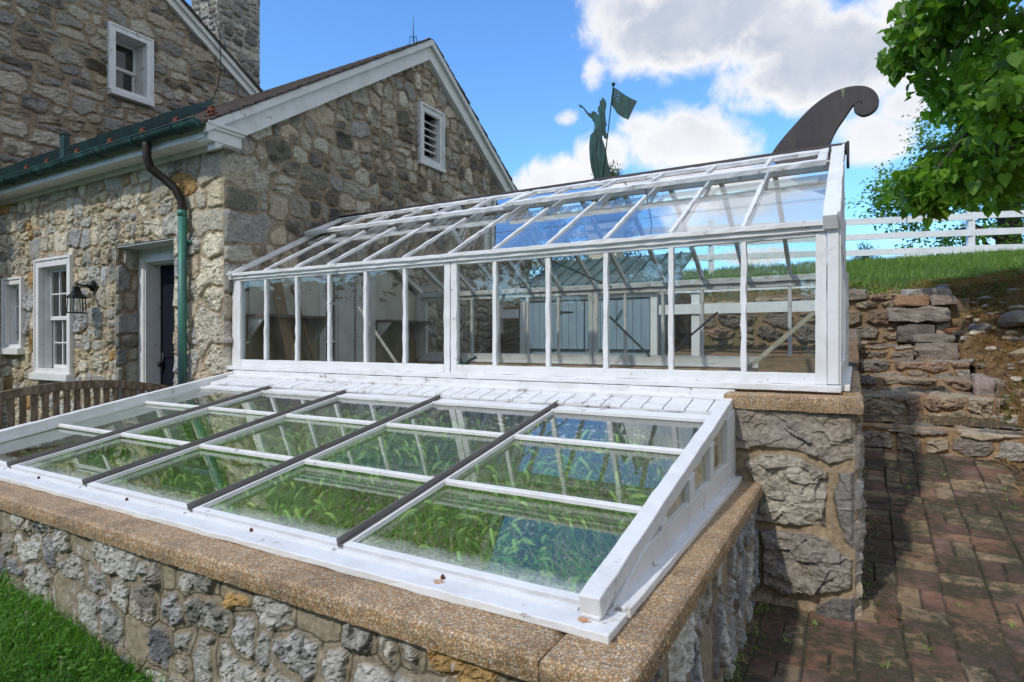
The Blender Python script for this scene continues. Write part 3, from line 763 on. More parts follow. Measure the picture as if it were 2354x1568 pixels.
# stepped copper flashing where the roof meets the tall house, and the upstand pipe
mb = MB()
ys = np.linspace(EY, RIDGE_Y, 8)
for i in range(7):
    slope_board(mb, ys[i], roof_z(ys[i]), ys[i + 1] + .02, roof_z(ys[i + 1] + .02), -10.65 + .006 * (i % 2), -10.62 + .006 * (i % 2), .20 + .012 * (i % 2), -.02, 3, .001)
    slope_board(mb, ys[i], roof_z(ys[i]), ys[i + 1], roof_z(ys[i + 1]), -10.66, -10.45, .03, .022, 2, .001)
finish('flashing', mb, M_copper, roof)
mb = MB(); mb.box(-9.13, -9.02, EY + .35, EY + .42, roof_z(EY + .35) - .02, roof_z(EY + .35) + .38); mb.box(-9.14, -9.01, EY + .34, EY + .43, roof_z(EY + .35) + .38, roof_z(EY + .35) + .40)
finish('vent_pipe', mb, M_copper, roof, bevel=.004)
mb = MB(); mb.tube([(-5.5, 6.69, 4.30), (-5.5, 6.69, 4.45), (-5.5, 6.69, 4.68)], [.008, .007, .002], 8)
for k in range(3):
    a = k * 2.1; mb.tube([(-5.5, 6.69, 4.36), (-5.5 + .05 * math.cos(a), 6.69 + .05 * math.sin(a), 4.37), (-5.5 + .06 * math.cos(a), 6.69 + .06 * math.sin(a), 4.26)], .006, 6)
finish('lightning_rod', mb, M_copper, roof)

# windows ------------------------------------------------------------
def window(parent, O, U, N, wd, ht, trim=.09, depth=.14, cols=3, rows=4, sill=True, sash_split=True, proud=.03, sillext=.03, matt=None, dark_room=True, simple=False, mw=.018):
    """O = lower-left outer corner of the trim on the wall plane"""
    matt = matt or M_white
    O = np.array(O, float); U = np.array(U, float); N = np.array(N, float); Zv = np.array([0, 0, 1.])
    def bx(mb, a, b, z0, z1, n0, n1):
        pts = [O + U * u + N * n + Zv * z for u in (a, b) for n in (n0, n1) for z in (z0, z1)]
        f = [(0, 1, 3, 2), (4, 6, 7, 5), (0, 4, 5, 1), (2, 3, 7, 6), (0, 2, 6, 4), (1, 5, 7, 3)]
        if np.dot(np.cross(U, N), Zv) < 0: f = [q[::-1] for q in f]
        mb.add(pts, f)
    fr = MB()
    bx(fr, 0, trim, 0, ht, -.01, proud); bx(fr, wd - trim, wd, 0, ht, -.01, proud); bx(fr, trim, wd - trim, ht - trim, ht, -.01, proud - .002); bx(fr, trim, wd - trim, 0, trim * .6, -.01, proud - .002)
    # moulding
    bx(fr, -.012, .018, 0, ht + .012, -.01, proud + .014); bx(fr, wd - .018, wd + .012, 0, ht + .012, -.01, proud + .014); bx(fr, .018, wd - .018, ht - .018, ht + .014, -.01, proud + .012)
    # jamb liners
    t_ = trim - .012
    bx(fr, t_, t_ + .02, .03, ht - trim + .01, -depth - .03, -.012); bx(fr, wd - t_ - .02, wd - t_, .03, ht - trim + .01, -depth - .03, -.012)
    bx(fr, t_ + .02, wd - t_ - .02, ht - trim - .01, ht - trim + .01, -depth - .03, -.012); bx(fr, t_ + .02, wd - t_ - .02, .03, .055, -depth - .03, -.012)
    root = finish('window', fr, matt, parent, bevel=.003)
    if sill:
        s = MB(); bx(s, -sillext, wd + sillext, -.085, -.003, -.01, proud + .06); bx(s, -sillext + .01, wd + sillext - .01, -.002, .012, -.01, proud + .03)
        finish('sill', s, matt, root, bevel=.005)
    a0 = t_ + .02; a1 = wd - t_ - .02; b0 = .055; b1 = ht - trim - .01; n = -depth
    sa = MB()
    def sash(z0, z1, nn, r_):
        st = .042
        bx(sa, a0, a0 + st, z0, z1, nn - .03, nn); bx(sa, a1 - st, a1, z0, z1, nn - .03, nn)
        bx(sa, a0 + st, a1 - st, z1 - st, z1, nn - .03, nn - .001); bx(sa, a0 + st, a1 - st, z0, z0 + st * 1.2, nn - .03, nn - .001)
        iw = a1 - a0 - 2 * st; ih = z1 - z0 - st * 2.2
        for c_ in range(1, cols): x_ = a0 + st + iw * c_ / cols; bx(sa, x_ - mw / 2, x_ + mw / 2, z0 + st * 1.2, z1 - st, nn - .026, nn - .004)
        for r2 in range(1, r_): z_ = z0 + st * 1.2 + ih * r2 / r_; bx(sa, a0 + st, a1 - st, z_ - mw / 2, z_ + mw / 2, nn - .025, nn - .005)
    mid = (b0 + b1) / 2
    if sash_split:
        sash(mid - .02, b1, n, rows // 2 if rows > 1 else 1); sash(b0, mid + .015, n - .035, rows // 2 if rows > 1 else 1)
    else: sash(b0, b1, n, rows)
    finish('sash', sa, matt, root, bevel=.002)
    gl = MB()
    if sash_split: bx(gl, a0 + .03, a1 - .03, mid, b1 - .03, n - .018, n - .014); bx(gl, a0 + .03, a1 - .03, b0 + .03, mid, n - .053, n - .049)
    else: bx(gl, a0 + .03, a1 - .03, b0 + .03, b1 - .03, n - .018, n - .014)
    finish('pane', gl, M_glass, root)
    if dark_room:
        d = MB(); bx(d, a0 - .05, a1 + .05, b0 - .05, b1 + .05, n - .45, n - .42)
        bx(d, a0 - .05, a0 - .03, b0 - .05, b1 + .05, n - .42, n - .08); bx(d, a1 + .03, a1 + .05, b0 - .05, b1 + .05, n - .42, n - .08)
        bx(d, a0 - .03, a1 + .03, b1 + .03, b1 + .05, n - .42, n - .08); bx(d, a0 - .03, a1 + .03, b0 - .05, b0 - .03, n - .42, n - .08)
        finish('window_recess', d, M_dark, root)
    return root
wr = window(wing, (-9.475, YF - .0, -.42), (1, 0, 0), (0, -1, 0), .96, 1.49, trim=.10, depth=.075, cols=3, rows=4, proud=.05); wr['label'] = 'larger double-hung window left of the lantern'
wr = window(wing, (-10.46, YF, -.10), (1, 0, 0), (0, -1, 0), .60, .97, trim=.085, depth=.055, cols=3, rows=3, sash_split=False, proud=.05); wr['label'] = 'small square-paned window farthest from the door'
# things on the inner sill of the large window
mb = MB(); mb.lathe([(.03, 0), (.035, .05), (.022, .07), (.022, .09)], (-8.95, YF + .20, -.33), 12); tag(finish('jar', mb, M_can, None, smooth=True), 'squat green jar standing inside the larger window, left one', 'jar')
mb = MB(); mb.lathe([(.025, 0), (.025, .10), (.012, .12)], (-8.80, YF + .20, -.33), 12)
tag(finish('jar', mb, M_plank, None, smooth=True), 'slim brown jar standing inside the larger window, right one', 'jar')

# louvre vent in the gable
lv = MB(); Yl, Zl, wl, hl = 6.79, 2.62, .56, .84
lv.box(XG, XG + .05, Yl, Yl + .09, Zl, Zl + hl); lv.box(XG, XG + .05, Yl + wl - .09, Yl + wl, Zl, Zl + hl); lv.box(XG, XG + .048, Yl + .09, Yl + wl - .09, Zl + hl - .10, Zl + hl); lv.box(XG, XG + .048, Yl + .09, Yl + wl - .09, Zl, Zl + .07)
lv.box(XG, XG + .068, Yl - .012, Yl + .02, Zl, Zl + hl + .012); lv.box(XG, XG + .068, Yl + wl - .02, Yl + wl + .012, Zl, Zl + hl + .012); lv.box(XG, XG + .066, Yl + .02, Yl + wl - .02, Zl + hl - .02, Zl + hl + .015)
lv.box(XG, XG + .08, Yl - .03, Yl + wl + .03, Zl - .05, Zl - .002)
lv.box(XG - .16, XG + .0, Yl + .07, Yl + .09, Zl + .05, Zl + hl - .08); lv.box(XG - .16, XG + .0, Yl + wl - .09, Yl + wl - .07, Zl + .05, Zl + hl - .08)
lvo = finish('louvre_vent', lv, M_trim, wing, bevel=.003)
for i in range(6):
    z = Zl + .13 + i * .105; mb = MB(); mb.beam((XG - .05, Yl + .09, z), (XG - .05, Yl + wl - .09, z), .10, .016, up=(.55, 0, .83)); finish('slat', mb, M_trim, lvo)
mb = MB(); mb.box(XG - .2, XG - .165, Yl + .05, Yl + wl - .05, Zl + .03, Zl + hl - .05); finish('vent_backing', mb, M_dark, lvo)

# front door set deep in the wall
dr = MB(); dy = YF + .27
dr.box(-7.55, -7.38, dy - .02, dy + .03, ZB, 1.04); dr.box(-7.50, -7.40, dy - .035, dy - .021, ZB, 1.0); dr.box(-7.55, -6.36, dy - .02, dy + .03, 1.04, 1.14); dr.box(-7.38, -6.36, dy - .018, dy + .03, .94, 1.04)
dr.box(-6.45, -6.36, dy - .02, dy + .03, ZB, .94); dr.box(-7.55, -6.36, YF + .012, dy - .021, 1.10, 1.15)
dr.box(-7.41, -7.38, dy + .03, dy + .20, ZB, .97); dr.box(-6.45, -6.42, dy + .03, dy + .20, ZB, .97); dr.box(-7.38, -6.45, dy + .03, dy + .20, .92, .95)
dfo = finish('door_frame', dr, M_white, wing, bevel=.004)
mb = MB(); mb.box(-7.378, -6.452, dy + .155, dy + .195, -1.3, .918)
for x0_, x1_ in ((-7.28, -6.96), (-6.87, -6.55)):
    for z0_, z1_ in ((-1.1, -.35), (-.2, .8)): mb.box(x0_, x1_, dy + .143, dy + .154, z0_, z1_)
door = finish('door', mb, M_door, wing, bevel=.004)
mb = MB(); mb.lathe([(.012, 0), (.012, .03), (.03, .035), (.032, .055), (.015, .065)], (0, 0, 0), 14)
for i, v in enumerate(mb.v): mb.v[i] = np.stack([v[:, 0] - 7.31, -v[:, 2] + dy + .155, v[:, 1] - .28], -1)
mb.box(-7.335, -7.285, dy + .137, dy + .142, -.38, -.14)
finish('door_knob', mb, M_black, door, smooth=True)

# wall lantern: arm, lantern body with glass
lan = thing('wall_lantern', 'black iron lantern with glass sides hanging from an arm beside the front door', 'wall lantern', (-8.0, YF - .05, .6))
mb = MB(); mb.lathe([(.055, 0), (.055, .02), (.03, .04), (.018, .07)], (0, 0, 0), 18)
for i, v in enumerate(mb.v): mb.v[i] = np.stack([v[:, 0] - 7.98, YF - .035 - v[:, 2], v[:, 1] * 1.25 + .665], -1)
mb.tube([(-7.98, YF - .06, .665), (-7.98, YF - .10, .672), (-7.98, YF - .15, .66), (-7.98, YF - .20, .675), (-7.98, YF - .215, .63)], .011, 8)
mb.tube([(-7.98, YF - .20, .675), (-7.98, YF - .225, .695), (-7.98, YF - .235, .68)], .007, 6)
finish('arm', mb, M_black, lan, smooth=True)
lc = (-7.98, YF - .215, .13)
def lscale(prof): return [(r_ * .78, .2 + (z_ - .2) * .66) for r_, z_ in prof]
mb = MB(); mb.lathe(lscale([(.02, .68), (.05, .675), (.05, .60), (.065, .595), (.068, .56), (.14, .485), (.145, .47), (.11, .46)]), lc, 6, ang0=.26)
mb.lathe(lscale([(.115, .215), (.13, .205), (.13, .195), (.04, .19)]), lc, 6, ang0=.26)
for k in range(6):
    a = k * math.pi / 3 + .26
    mb.beam((lc[0] + .086 * math.cos(a), lc[1] + .086 * math.sin(a), lc[2] + .372), (lc[0] + .095 * math.cos(a), lc[1] + .095 * math.sin(a), lc[2] + .205), .009, .009, up=(math.cos(a), math.sin(a), 0))
finish('lantern_frame', mb, M_black, lan)
mb = MB(); mb.lathe([(.080, .370), (.089, .208)], lc, 6, ang0=.26); finish('lantern_glass', mb, M_glass, lan)
mb = MB(); mb.lathe([(.020, .205), (.020, .29), (.014, .31)], lc, 12)
finish('candle_tube', mb, M_plaster, lan, smooth=True)

# ------------------------------------------------------------------ tall stone house behind
house = thing('tall_stone_house', 'taller grey fieldstone house with steep gable, small upper window and big chimney', 'house', (-14, 4, -1.3))
XU = -10.7; UR_Y = 5.3; US = .636
def uz(y): return 5.13 - US * (abs(y - UR_Y) - (7.99 - UR_Y))
mb = MB()
stone_patch(mb, (XU, 2.3, ZB), (0, 1, 0), (0, 0, 1), (1, 0, 0), 1.3, 7.5, res=.04, sw=.4, sh=.26, seed=41, mortar=.03, prot=.035, keep=lambda x, y: ((y + ZB) < 5.13 - US * (np.abs(x + 2.3 - UR_Y) - (7.99 - UR_Y)) - .12) & ((x < .4) | (y + ZB < 1.4)))
stone_patch(mb, (XU, 2.7, 1.4), (0, 1, 0), (0, 0, 1), (1, 0, 0), 6.4, 6.9, res=.020, sw=.44, sh=.20, seed=44, mortar=.022, prot=.018, rough=.023, mcol=(.29, .235, .165), dark=.14,
            holes=[(5.24 - 2.7, 5.78 - 2.7, 4.2 - 1.4, 5.15 - 1.4)], keep=lambda x, y: (y + 1.4) < 5.13 - US * (np.abs(x + 2.7 - UR_Y) - (7.99 - UR_Y)) - .12, facet=.14,
            pal=[(.40, .37, .31), (.36, .335, .28), (.44, .41, .33), (.31, .295, .255), (.27, .265, .25), (.36, .31, .235), (.24, .235, .225)])
mb.box(-17, XU - .1, 2.3, 2.4, ZB, 4.9, c=(.33, .32, .29)); mb.box(-17, XU - .1, 8.4, 8.5, ZB, 4.7, c=(.33, .32, .29)); mb.box(-17, -16.9, 2.4, 8.4, ZB, 4.7, c=(.33, .32, .29))
finish('house_wall', mb, M_gstone, house)
mb = MB(); rg = np.random.default_rng(9)
for i in range(34):
    y0 = UR_Y + i * .165; y1 = y0 + .24
    if y1 > 8.62: break
    xe = XU + .17 + rg.uniform(-.01, .012)
    for sgn in (1, -1):
        a = UR_Y + sgn * (y0 - UR_Y); b_ = UR_Y + sgn * (y1 - UR_Y); za = uz(y0) ; zb_ = uz(y1)
        v = [(-17, a, za - .03), (xe, a, za - .03), (xe, b_, zb_ - .03), (-17, b_, zb_ - .03), (-17, a, za + .0), (xe, a, za + .0), (xe, b_, zb_ + .03), (-17, b_, zb_ + .03)]
        f = [(3, 2, 1, 0), (4, 5, 6, 7), (0, 1, 5, 4), (1, 2, 6, 5), (2, 3, 7, 6), (3, 0, 4, 7)]
        mb.add(v, f if sgn > 0 else [q[::-1] for q in f])
hroof = finish('roof', mb, M_shingle, house)
mb = MB()
slope_board(mb, UR_Y, uz(UR_Y), 8.6, uz(8.6), XU + .09, XU + .14, -.02, -.13); slope_board(mb, UR_Y, uz(UR_Y), 8.6, uz(8.6), XU - .02, XU + .088, -.04, -.27)
slope_board(mb, 2.1, uz(2.1), UR_Y, uz(UR_Y), XU + .09, XU + .14, -.02, -.13); slope_board(mb, 2.1, uz(2.1), UR_Y, uz(UR_Y), XU - .02, XU + .088, -.04, -.27)
finish('rake_trim', mb, M_trim, house)
window(house, (XU, 5.155, 4.16), (0, 1, 0), (1, 0, 0), .70, 1.09, trim=.10, depth=.26, cols=1, rows=1, sillext=.0, matt=M_trim, proud=.075)
# chimney
cx0, cx1, cy0, cy1 = -12.5, -11.6, 7.70, 8.74
mb = MB()
cp = dict(res=.022, sw=.26, sh=.19, mortar=.02, prot=.03, rough=.018, mcol=(.40, .38, .33), pal=[(.36, .355, .32), (.32, .32, .30), (.40, .38, .33), (.24, .24, .23), (.28, .27, .24)])
stone_patch(mb, (cx0, cy0, 4.4), (1, 0, 0), (0, 0, 1), (0, -1, 0), cx1 - cx0, 4.6, seed=51, fade='LR', **cp)
stone_patch(mb, (cx1, cy0, 4.4), (0, 1, 0), (0, 0, 1), (1, 0, 0), cy1 - cy0, 4.6, seed=52, fade='LR', dark=.15, **cp)
mb.box(cx0 + .002, cx1 - .02, cy0 + .02, cy1, 4.4, 9.0, c=(.3, .3, .27))
chim = finish('chimney', mb, M_gstone, hroof)
mb = MB(); mb.box(cx0 - .06, cx1 + .06, cy0 - .06, cy1 + .06, 9.0, 9.12); finish('chimney_cap', mb, M_agg, chim)
mb = MB(); zt = uz(cy0)
mb.box(cx0 - .02, cx1 + .03, cy0 - .035, cy0 - .004, zt - .1, zt + .22); slope_board(mb, cy0 - .03, uz(cy0), cy1, uz(cy1), cx1 + .01, cx1 + .035, .26, -.1, 4, .001)
finish('flashing', mb, M_verdigris, chim)
mb = MB(); mb.tube([(-11.55, 7.42, 7.6), (-11.5, 7.45, 6.9), (-10.52, 7.05, 5.9), (-10.50, 7.05, 5.2), (-10.60, 7.06, 4.9), (-10.64, 6.98, 4.6), (-10.64, 6.96, 4.3)], .009, 6)
finish('ground_cable', mb, M_black, house)

# ------------------------------------------------------------------ greenhouse base wall with coping
GL, GR, GF, GB, GRY = -5.46, -.10, 3.80, 6.78, 5.32      # left, right, front, back, ridge
ZS, ZE, ZR = -.285, .68, 1.49                             # sill bottom, eave, ridge
base = thing('stone_pier', 'fieldstone wall pier with pebbled coping that carries the greenhouse beside the brick path', 'stone wall', (-.3, 4.0, -1.5))
PALP = [(.31, .28, .24), (.37, .34, .28), (.25, .235, .215), (.30, .25, .19), (.20, .20, .20), (.35, .29, .21)]
mb = MB()
kw = dict(mortar=.040, prot=.022, rough=.026, mcol=(.34, .26, .17), pal=PALP, facet=.19, slob=0, bulge=.04)
stone_patch(mb, (-.62, 3.655, -1.62), (1, 0, 0), (0, 0, 1), (0, -1, 0), .62, 1.24, res=.006, sw=.52, sh=.30, seed=71, fade='R', **kw)
stone_patch(mb, (0, 3.655, -1.62), (0, 1, 0), (0, 0, 1), (1, 0, 0), 3.3, 1.24, res=.012, sw=.34, sh=.27, seed=67, fade='L', **kw)
mb.box(-5.5, -.62, 3.66, 3.70, -1.6, -.38, c=(.28, .26, .22)); mb.box(-5.5, -.02, 6.80, 6.93, -1.6, -.38, c=(.28, .26, .22))
finish('masonry', mb, M_stone, base)
mb = MB()
def coping(mb, x0, x1, y0, y1, z0, z1, nx, ny, seed, chip=.006):
    """cast slab with softly worn edges"""
    xs = np.linspace(x0, x1, nx); ys = np.linspace(y0, y1, ny)
    X, Y = np.meshgrid(xs, ys, indexing='ij'); e = np.minimum(np.minimum(X - x0, x1 - X), np.minimum(Y - y0, y1 - Y))
    n = fbm(X * 9, Y * 9, seed, 4) - .5
    rr = .022
    rr = .013; t = np.clip(e / rr, 0, 1); Z = z1 - rr * .8 * (1 - np.sqrt(np.clip(1 - (1 - t) ** 2, 0, 1))) + n * chip
    idx = np.arange(nx * ny).reshape(nx, ny)
    mb.add(np.stack([X, Y, Z], -1).reshape(-1, 3), np.stack([idx[:-1, :-1], idx[1:, :-1], idx[1:, 1:], idx[:-1, 1:]], -1).reshape(-1, 4))
    per = list(idx[:, 0]) + list(idx[-1, 1:]) + list(idx[:-1, -1][::-1]) + list(idx[0, 1:-1][::-1])
    top = np.stack([X, Y, Z], -1).reshape(-1, 3)[per]; m_ = len(per)
    rg_ = np.random.default_rng(seed); mid = top.copy(); mid[:, 2] = (z0 + z1) / 2; ctr = np.array([(x0 + x1) / 2, (y0 + y1) / 2, 0])
    out = np.zeros_like(mid); out[:, 0] = np.where(top[:, 0] <= x0 + 1e-6, -1, np.where(top[:, 0] >= x1 - 1e-6, 1, 0)); out[:, 1] = np.where(top[:, 1] <= y0 + 1e-6, -1, np.where(top[:, 1] >= y1 - 1e-6, 1, 0))
    mid += out * (.004 + rg_.normal(0, .0025, (m_, 1))); bot = top.copy(); bot[:, 2] = z0 + rg_.normal(0, .0015, m_)
    V = np.concatenate([top, mid, bot]); f = []
    for i in range(m_):
        j = (i + 1) % m_
        f.append((i, i + m_, j + m_, j)); f.append((i + m_, i + 2 * m_, j + 2 * m_, j + m_))
    f.append(tuple(range(3 * m_ - 1, 2 * m_ - 1, -1)))
    mb.add(V, f)
coping(mb, -.66, .035, 3.60, 3.97, -.385, -.30, 60, 36, 5); coping(mb, -.30, .032, 3.972, 7.0, -.387, -.302, 24, 160, 6)
coping(mb, -5.5, -.302, 6.62, 6.98, -.385, -.30, 100, 20, 7); coping(mb, -5.46, -.662, 3.80, 3.98, -.385, -.30, 100, 16, 8)
mb.box(-.60, .0, 3.765, 3.785, -.302, -.286)
finish('coping', mb, M_agg, base)
mb = MB(); mb.box(-5.5, -.1, 3.75, 6.75, -1.3, -1.25); finish('floor', mb, M_soil, base)

# ------------------------------------------------------------------ greenhouse
gh = thing('greenhouse', 'white painted timber greenhouse with glass walls, sloping glass roof and brown metal ridge', 'greenhouse', (-2.8, 5.3, ZS))
rg = np.random.default_rng(31)
MX = [-4.966, -4.525, -4.10, -3.66, -3.222, -2.755, -2.349, -1.902, -1.465, -1.022, -.583]
def wb(mb, p, q, wd, ht, up=(0, 0, 1), seg=None, wob=.0016):
    L = math.dist(p, q); mb.beam(p, q, wd, ht, up, seg or max(2, int(L / .07)), wob, rg)
# frame: sills, corner posts, eave beams
mb = MB()
wb(mb, (GL, GF - .005, ZS + .018), (GR + .035, GF - .005, ZS + .018), .13, .036, wob=.001)
wb(mb, (GR + .02, GF + .06, ZS + .018), (GR + .02, GB, ZS + .018), .11, .036, wob=.001)
wb(mb, (GL, GB, ZS + .018), (GR + .02, GB, ZS + .018), .11, .036, wob=.001)
sills = finish('sill', mb, M_white, gh, bevel=.004)
mb = MB()
wb(mb, (GL + .04, GF + .04, ZS + .036), (GL + .04, GF + .04, ZE - .01), .10, .08, up=(0, 1, 0)); finish('post', mb, M_white, gh, bevel=.003)
mb = MB()
mb.box(GR - .035, GR + .022, GF - .012, GF + .075, ZS + .04, ZE - .05); mb.box(GR + .0225, GR + .032, GF + .0, GF + .05, ZS + .04, ZE - .05)
finish('post', mb, M_white, gh, bevel=.004)
for x in (GL + .04, GR): 
    mb = MB(); wb(mb, (x, GB - .03, ZS + .036), (x, GB - .03, ZE - .01), .09, .09, up=(0, 1, 0)); finish('post', mb, M_whitein, gh, bevel=.003)
mb = MB()
wb(mb, (GL, GF + .03, ZE - .032), (GR + .02, GF + .03, ZE - .032), .10, .052, wob=.0012); wb(mb, (GL - .06, GF - .022, ZE - .012), (GR + .012, GF - .022, ZE - .012), .035, .03, wob=.0016)
wb(mb, (GL - .06, GF + .0, ZE - .02), (GL + .02, GF + .0, ZE - .02), .09, .085)
finish('eave_beam', mb, M_white, gh, bevel=.003)
mb = MB(); wb(mb, (GL, GB - .03, ZE - .03), (GR + .02, GB - .03, ZE - .03), .10, .06); finish('eave_beam', mb, M_whitein, gh, bevel=.003)
# front sashes (two), six lights each
def wall_sash(x0, x1, xm, y, z0, z1, mat, mw=.034, st=.058, bot=.10, top=.055, glass=M_glass, th=.042):
    s = MB(); zc = (z0 + z1) / 2
    wb(s, (x0 + st / 2, y, z0), (x0 + st / 2, y, z1), st, th, up=(0, 1, 0)); wb(s, (x1 - st / 2, y, z0), (x1 - st / 2, y, z1), st, th, up=(0, 1, 0))
    wb(s, (x0 + st, y - .001, z0 + bot / 2), (x1 - st, y - .001, z0 + bot / 2), th, bot, wob=.0012); wb(s, (x0 + st, y - .001, z1 - top / 2), (x1 - st, y - .001, z1 - top / 2), th, top, wob=.0012)
    for x in xm:
        wb(s, (x, y - .002, z0 + bot), (x, y - .002, z1 - top), mw, th * .8, up=(0, 1, 0), wob=.0022)
        # putty
    o_ = finish('front_sash' if y < 5 else 'back_sash', s, mat, gh, bevel=.003)
    g = MB(); xs = [x0 + st - .012] + list(xm) + [x1 - st + .012]
    for a, b_ in zip(xs[:-1], xs[1:]): g.box(a + .004, b_ - .004, y + .002, y + .005, z0 + bot - .01, z1 - top + .01)
    finish('pane', g, glass, o_)
    return o_
wall_sash(-5.40, -2.757, MX[:5], GF + .02, ZS + .036, ZE - .058, M_white, bot=.064, top=.024)
wall_sash(-2.750, -.138, MX[6:], GF + .02, ZS + .036, ZE - .058, M_white, bot=.064, top=.024)
wall_sash(-5.36, -2.757, MX[:5], GB - .03, ZS + .036, ZE - .062, M_whitein, bot=.085)
wall_sash(-2.750, -.15, MX[6:], GB - .03, ZS + .036, ZE - .062, M_whitein, bot=.085)
# right gable end: boards, posts and glass
mb = MB(); xe = GR + .005
for y in (4.55, 5.30, 6.05): wb(mb, (xe, y, ZS + .036), (xe, y, min(ZE + (y - GF) * .533, ZE + (2 * GRY - GF - y) * .533) - .03), .04, .05, up=(1, 0, 0))
wb(mb, (xe, GF + .08, ZS + .09), (xe, GB - .08, ZS + .09), .05, .10); wb(mb, (xe, GF + .08, ZE - .03), (xe, GB - .08, ZE - .03), .045, .06)
finish('end_frame', mb, M_white, gh, bevel=.003)
mb = MB(); tri = [(GF + .05, ZS + .1), (GB - .05, ZS + .1), (GB - .05, ZE), (GRY, ZR - .04), (GF + .05, ZE)]
mb.prism(tri, (0, 1, 0), (0, 0, 1), (.004, 0, 0), origin=(xe, 0, 0)); finish('end_pane', mb, M_glass, gh)
# roof: end rafters, glazing bars, glass, vents
SLg = (ZR - ZE) / (GRY - GF)
nrm = np.array([0, -SLg, 1]) / math.hypot(SLg, 1)
def rp(x, y, off=0.0): return (x, y - off * SLg / math.hypot(SLg, 1), ZE + (y - GF) * SLg + off / math.hypot(SLg, 1))
def rpb(x, y, off=0.0): return (x, y + off * SLg / math.hypot(SLg, 1), ZE + (2 * GRY - GF - y) * SLg + off / math.hypot(SLg, 1))
YV = 4.72
mb = MB(); up = tuple(nrm)
wb(mb, rp(GR - .02, GF - .05, .01), rp(GR - .02, GRY - .02, .01), .075, .085, up=up); wb(mb, rp(GR + .022, GF - .02, .0), rp(GR + .022, GRY - .02, .0), .018, .12, up=up)
finish('rafter', mb, M_white, gh, bevel=.004)
mb = MB(); wb(mb, rp(GL + .0, GF - .05, .008), rp(GL + .0, GRY - .02, .008), .07, .04, up=up); finish('rafter', mb, M_white, gh, bevel=.004)
for x in MX:
    mb = MB(); wb(mb, rp(x, GF + .0, .009), rp(x, YV - .02, .009), .027, .020, up=up, wob=.002); wb(mb, rp(x, GF + .02, -.028), rp(x, GRY, -.028), .026, .05, up=up, wob=.0012)
    finish('glazing_bar', mb, M_white, gh, bevel=.002)
upb = (0, SLg / math.hypot(SLg, 1), 1 / math.hypot(SLg, 1))
for x in [GL + .03] + MX + [GR - .02]:
    mb = MB(); wb(mb, rpb(x, GRY + .0, -.02), rpb(x, GB + .0, -.02), .036 if x in MX else .07, .05, up=upb, wob=.0015); finish('back_glazing_bar', mb, M_whitein, gh, bevel=.002)
# mid purlin under the front slope and the dark lap lines of the panes
mb = MB(); wb(mb, rp(GL, YV - .02, -.055), rp(GR - .04, YV - .02, -.055), .045, .04, up=up); finish('purlin', mb, M_whitein, gh, bevel=.003)
g = MB(); xs = [GL + .03] + MX + [GR - .05]
for a, b_ in zip(xs[:-1], xs[1:]):
    for y0, y1, o0, o1 in ((GF + .005, 4.22, .006, .002), (4.20, YV, .006, .001)):
        p = [rp(a + .012, y0, o0), rp(b_ - .012, y0, o0), rp(b_ - .012, y1, o1), rp(a + .012, y1, o1)]
        q = [tuple(np.array(k) + nrm * .003) for k in p]
        g.add(p + q, [(3, 2, 1, 0), (4, 5, 6, 7), (0, 1, 5, 4), (1, 2, 6, 5), (2, 3, 7, 6), (3, 0, 4, 7)])
finish('roof_pane', g, M_roofglass, gh)
mb = MB(); mb.beam(rp(GL + .03, 4.20, -.002), rp(GR - .05, 4.20, -.002), .010, .004, up=up); finish('lap_strip', mb, M_greymetal, gh)
g = MB(); xs = [GL + .05] + MX + [GR - .05]
for a, b_ in zip(xs[:-1], xs[1:]):
    p = [rpb(a + .014, GRY + .03), rpb(b_ - .014, GRY + .03), rpb(b_ - .014, GB), rpb(a + .014, GB)]; q = [tuple(np.array(k) + np.array(upb) * .003) for k in p]
    g.add(p + q, [(3, 2, 1, 0), (4, 5, 6, 7), (0, 1, 5, 4), (1, 2, 6, 5), (2, 3, 7, 6), (3, 0, 4, 7)])
finish('roof_pane', g, M_glass, gh)
# two ventilator sashes hinged at the ridge, propped slightly open
for (a, b_, opn) in ((GL + .02, -2.80, .030), (-2.77, GR - .075, .055)):
    s = MB()
    def vp(x, t, off=0.0):      # t 0 at bottom edge, 1 at ridge
        y = YV + (GRY - .075 - YV) * t; o_ = .035 + opn * (1 - t) + off; return rp(x, y, o_)
    wb(s, vp(a, .03), vp(b_, .03), .055, .038, up=up, wob=.0022); wb(s, vp(a, .96), vp(b_, .96), .05, .034, up=up, wob=.002)
    wb(s, vp(a + .03, .07), vp(a + .03, .93), .055, .036, up=up); wb(s, vp(b_ - .03, .07), vp(b_ - .03, .93), .06, .036, up=up)
    mm = [x for x in MX if a + .1 < x < b_ - .1]
    for x in mm: wb(s, vp(x, .07, .002), vp(x, .94, .002), .026, .022, up=up, wob=.002)
    vo = finish('roof_vent', s, M_white_peel, gh, bevel=.002)
    g = MB(); xs = [a + .05] + mm + [b_ - .05]
    for c_, d_ in zip(xs[:-1], xs[1:]):
        p = [vp(c_ + .01, .06, -.004), vp(d_ - .01, .06, -.004), vp(d_ - .01, .95, -.004), vp(c_ + .01, .95, -.004)]; q = [tuple(np.array(k) + nrm * .003) for k in p]
        g.add(p + q, [(3, 2, 1, 0), (4, 5, 6, 7), (0, 1, 5, 4), (1, 2, 6, 5), (2, 3, 7, 6), (3, 0, 4, 7)])
    finish('pane', g, M_roofglass, vo)
    mb = MB(); xm_ = (a + b_) / 2; mb.tube([vp(xm_, .05, -.02), rp(xm_, YV + .05, -.25), (xm_, GF + 1.0, .75)], .007, 6); finish('prop_rod', mb, M_greymetal, vo)
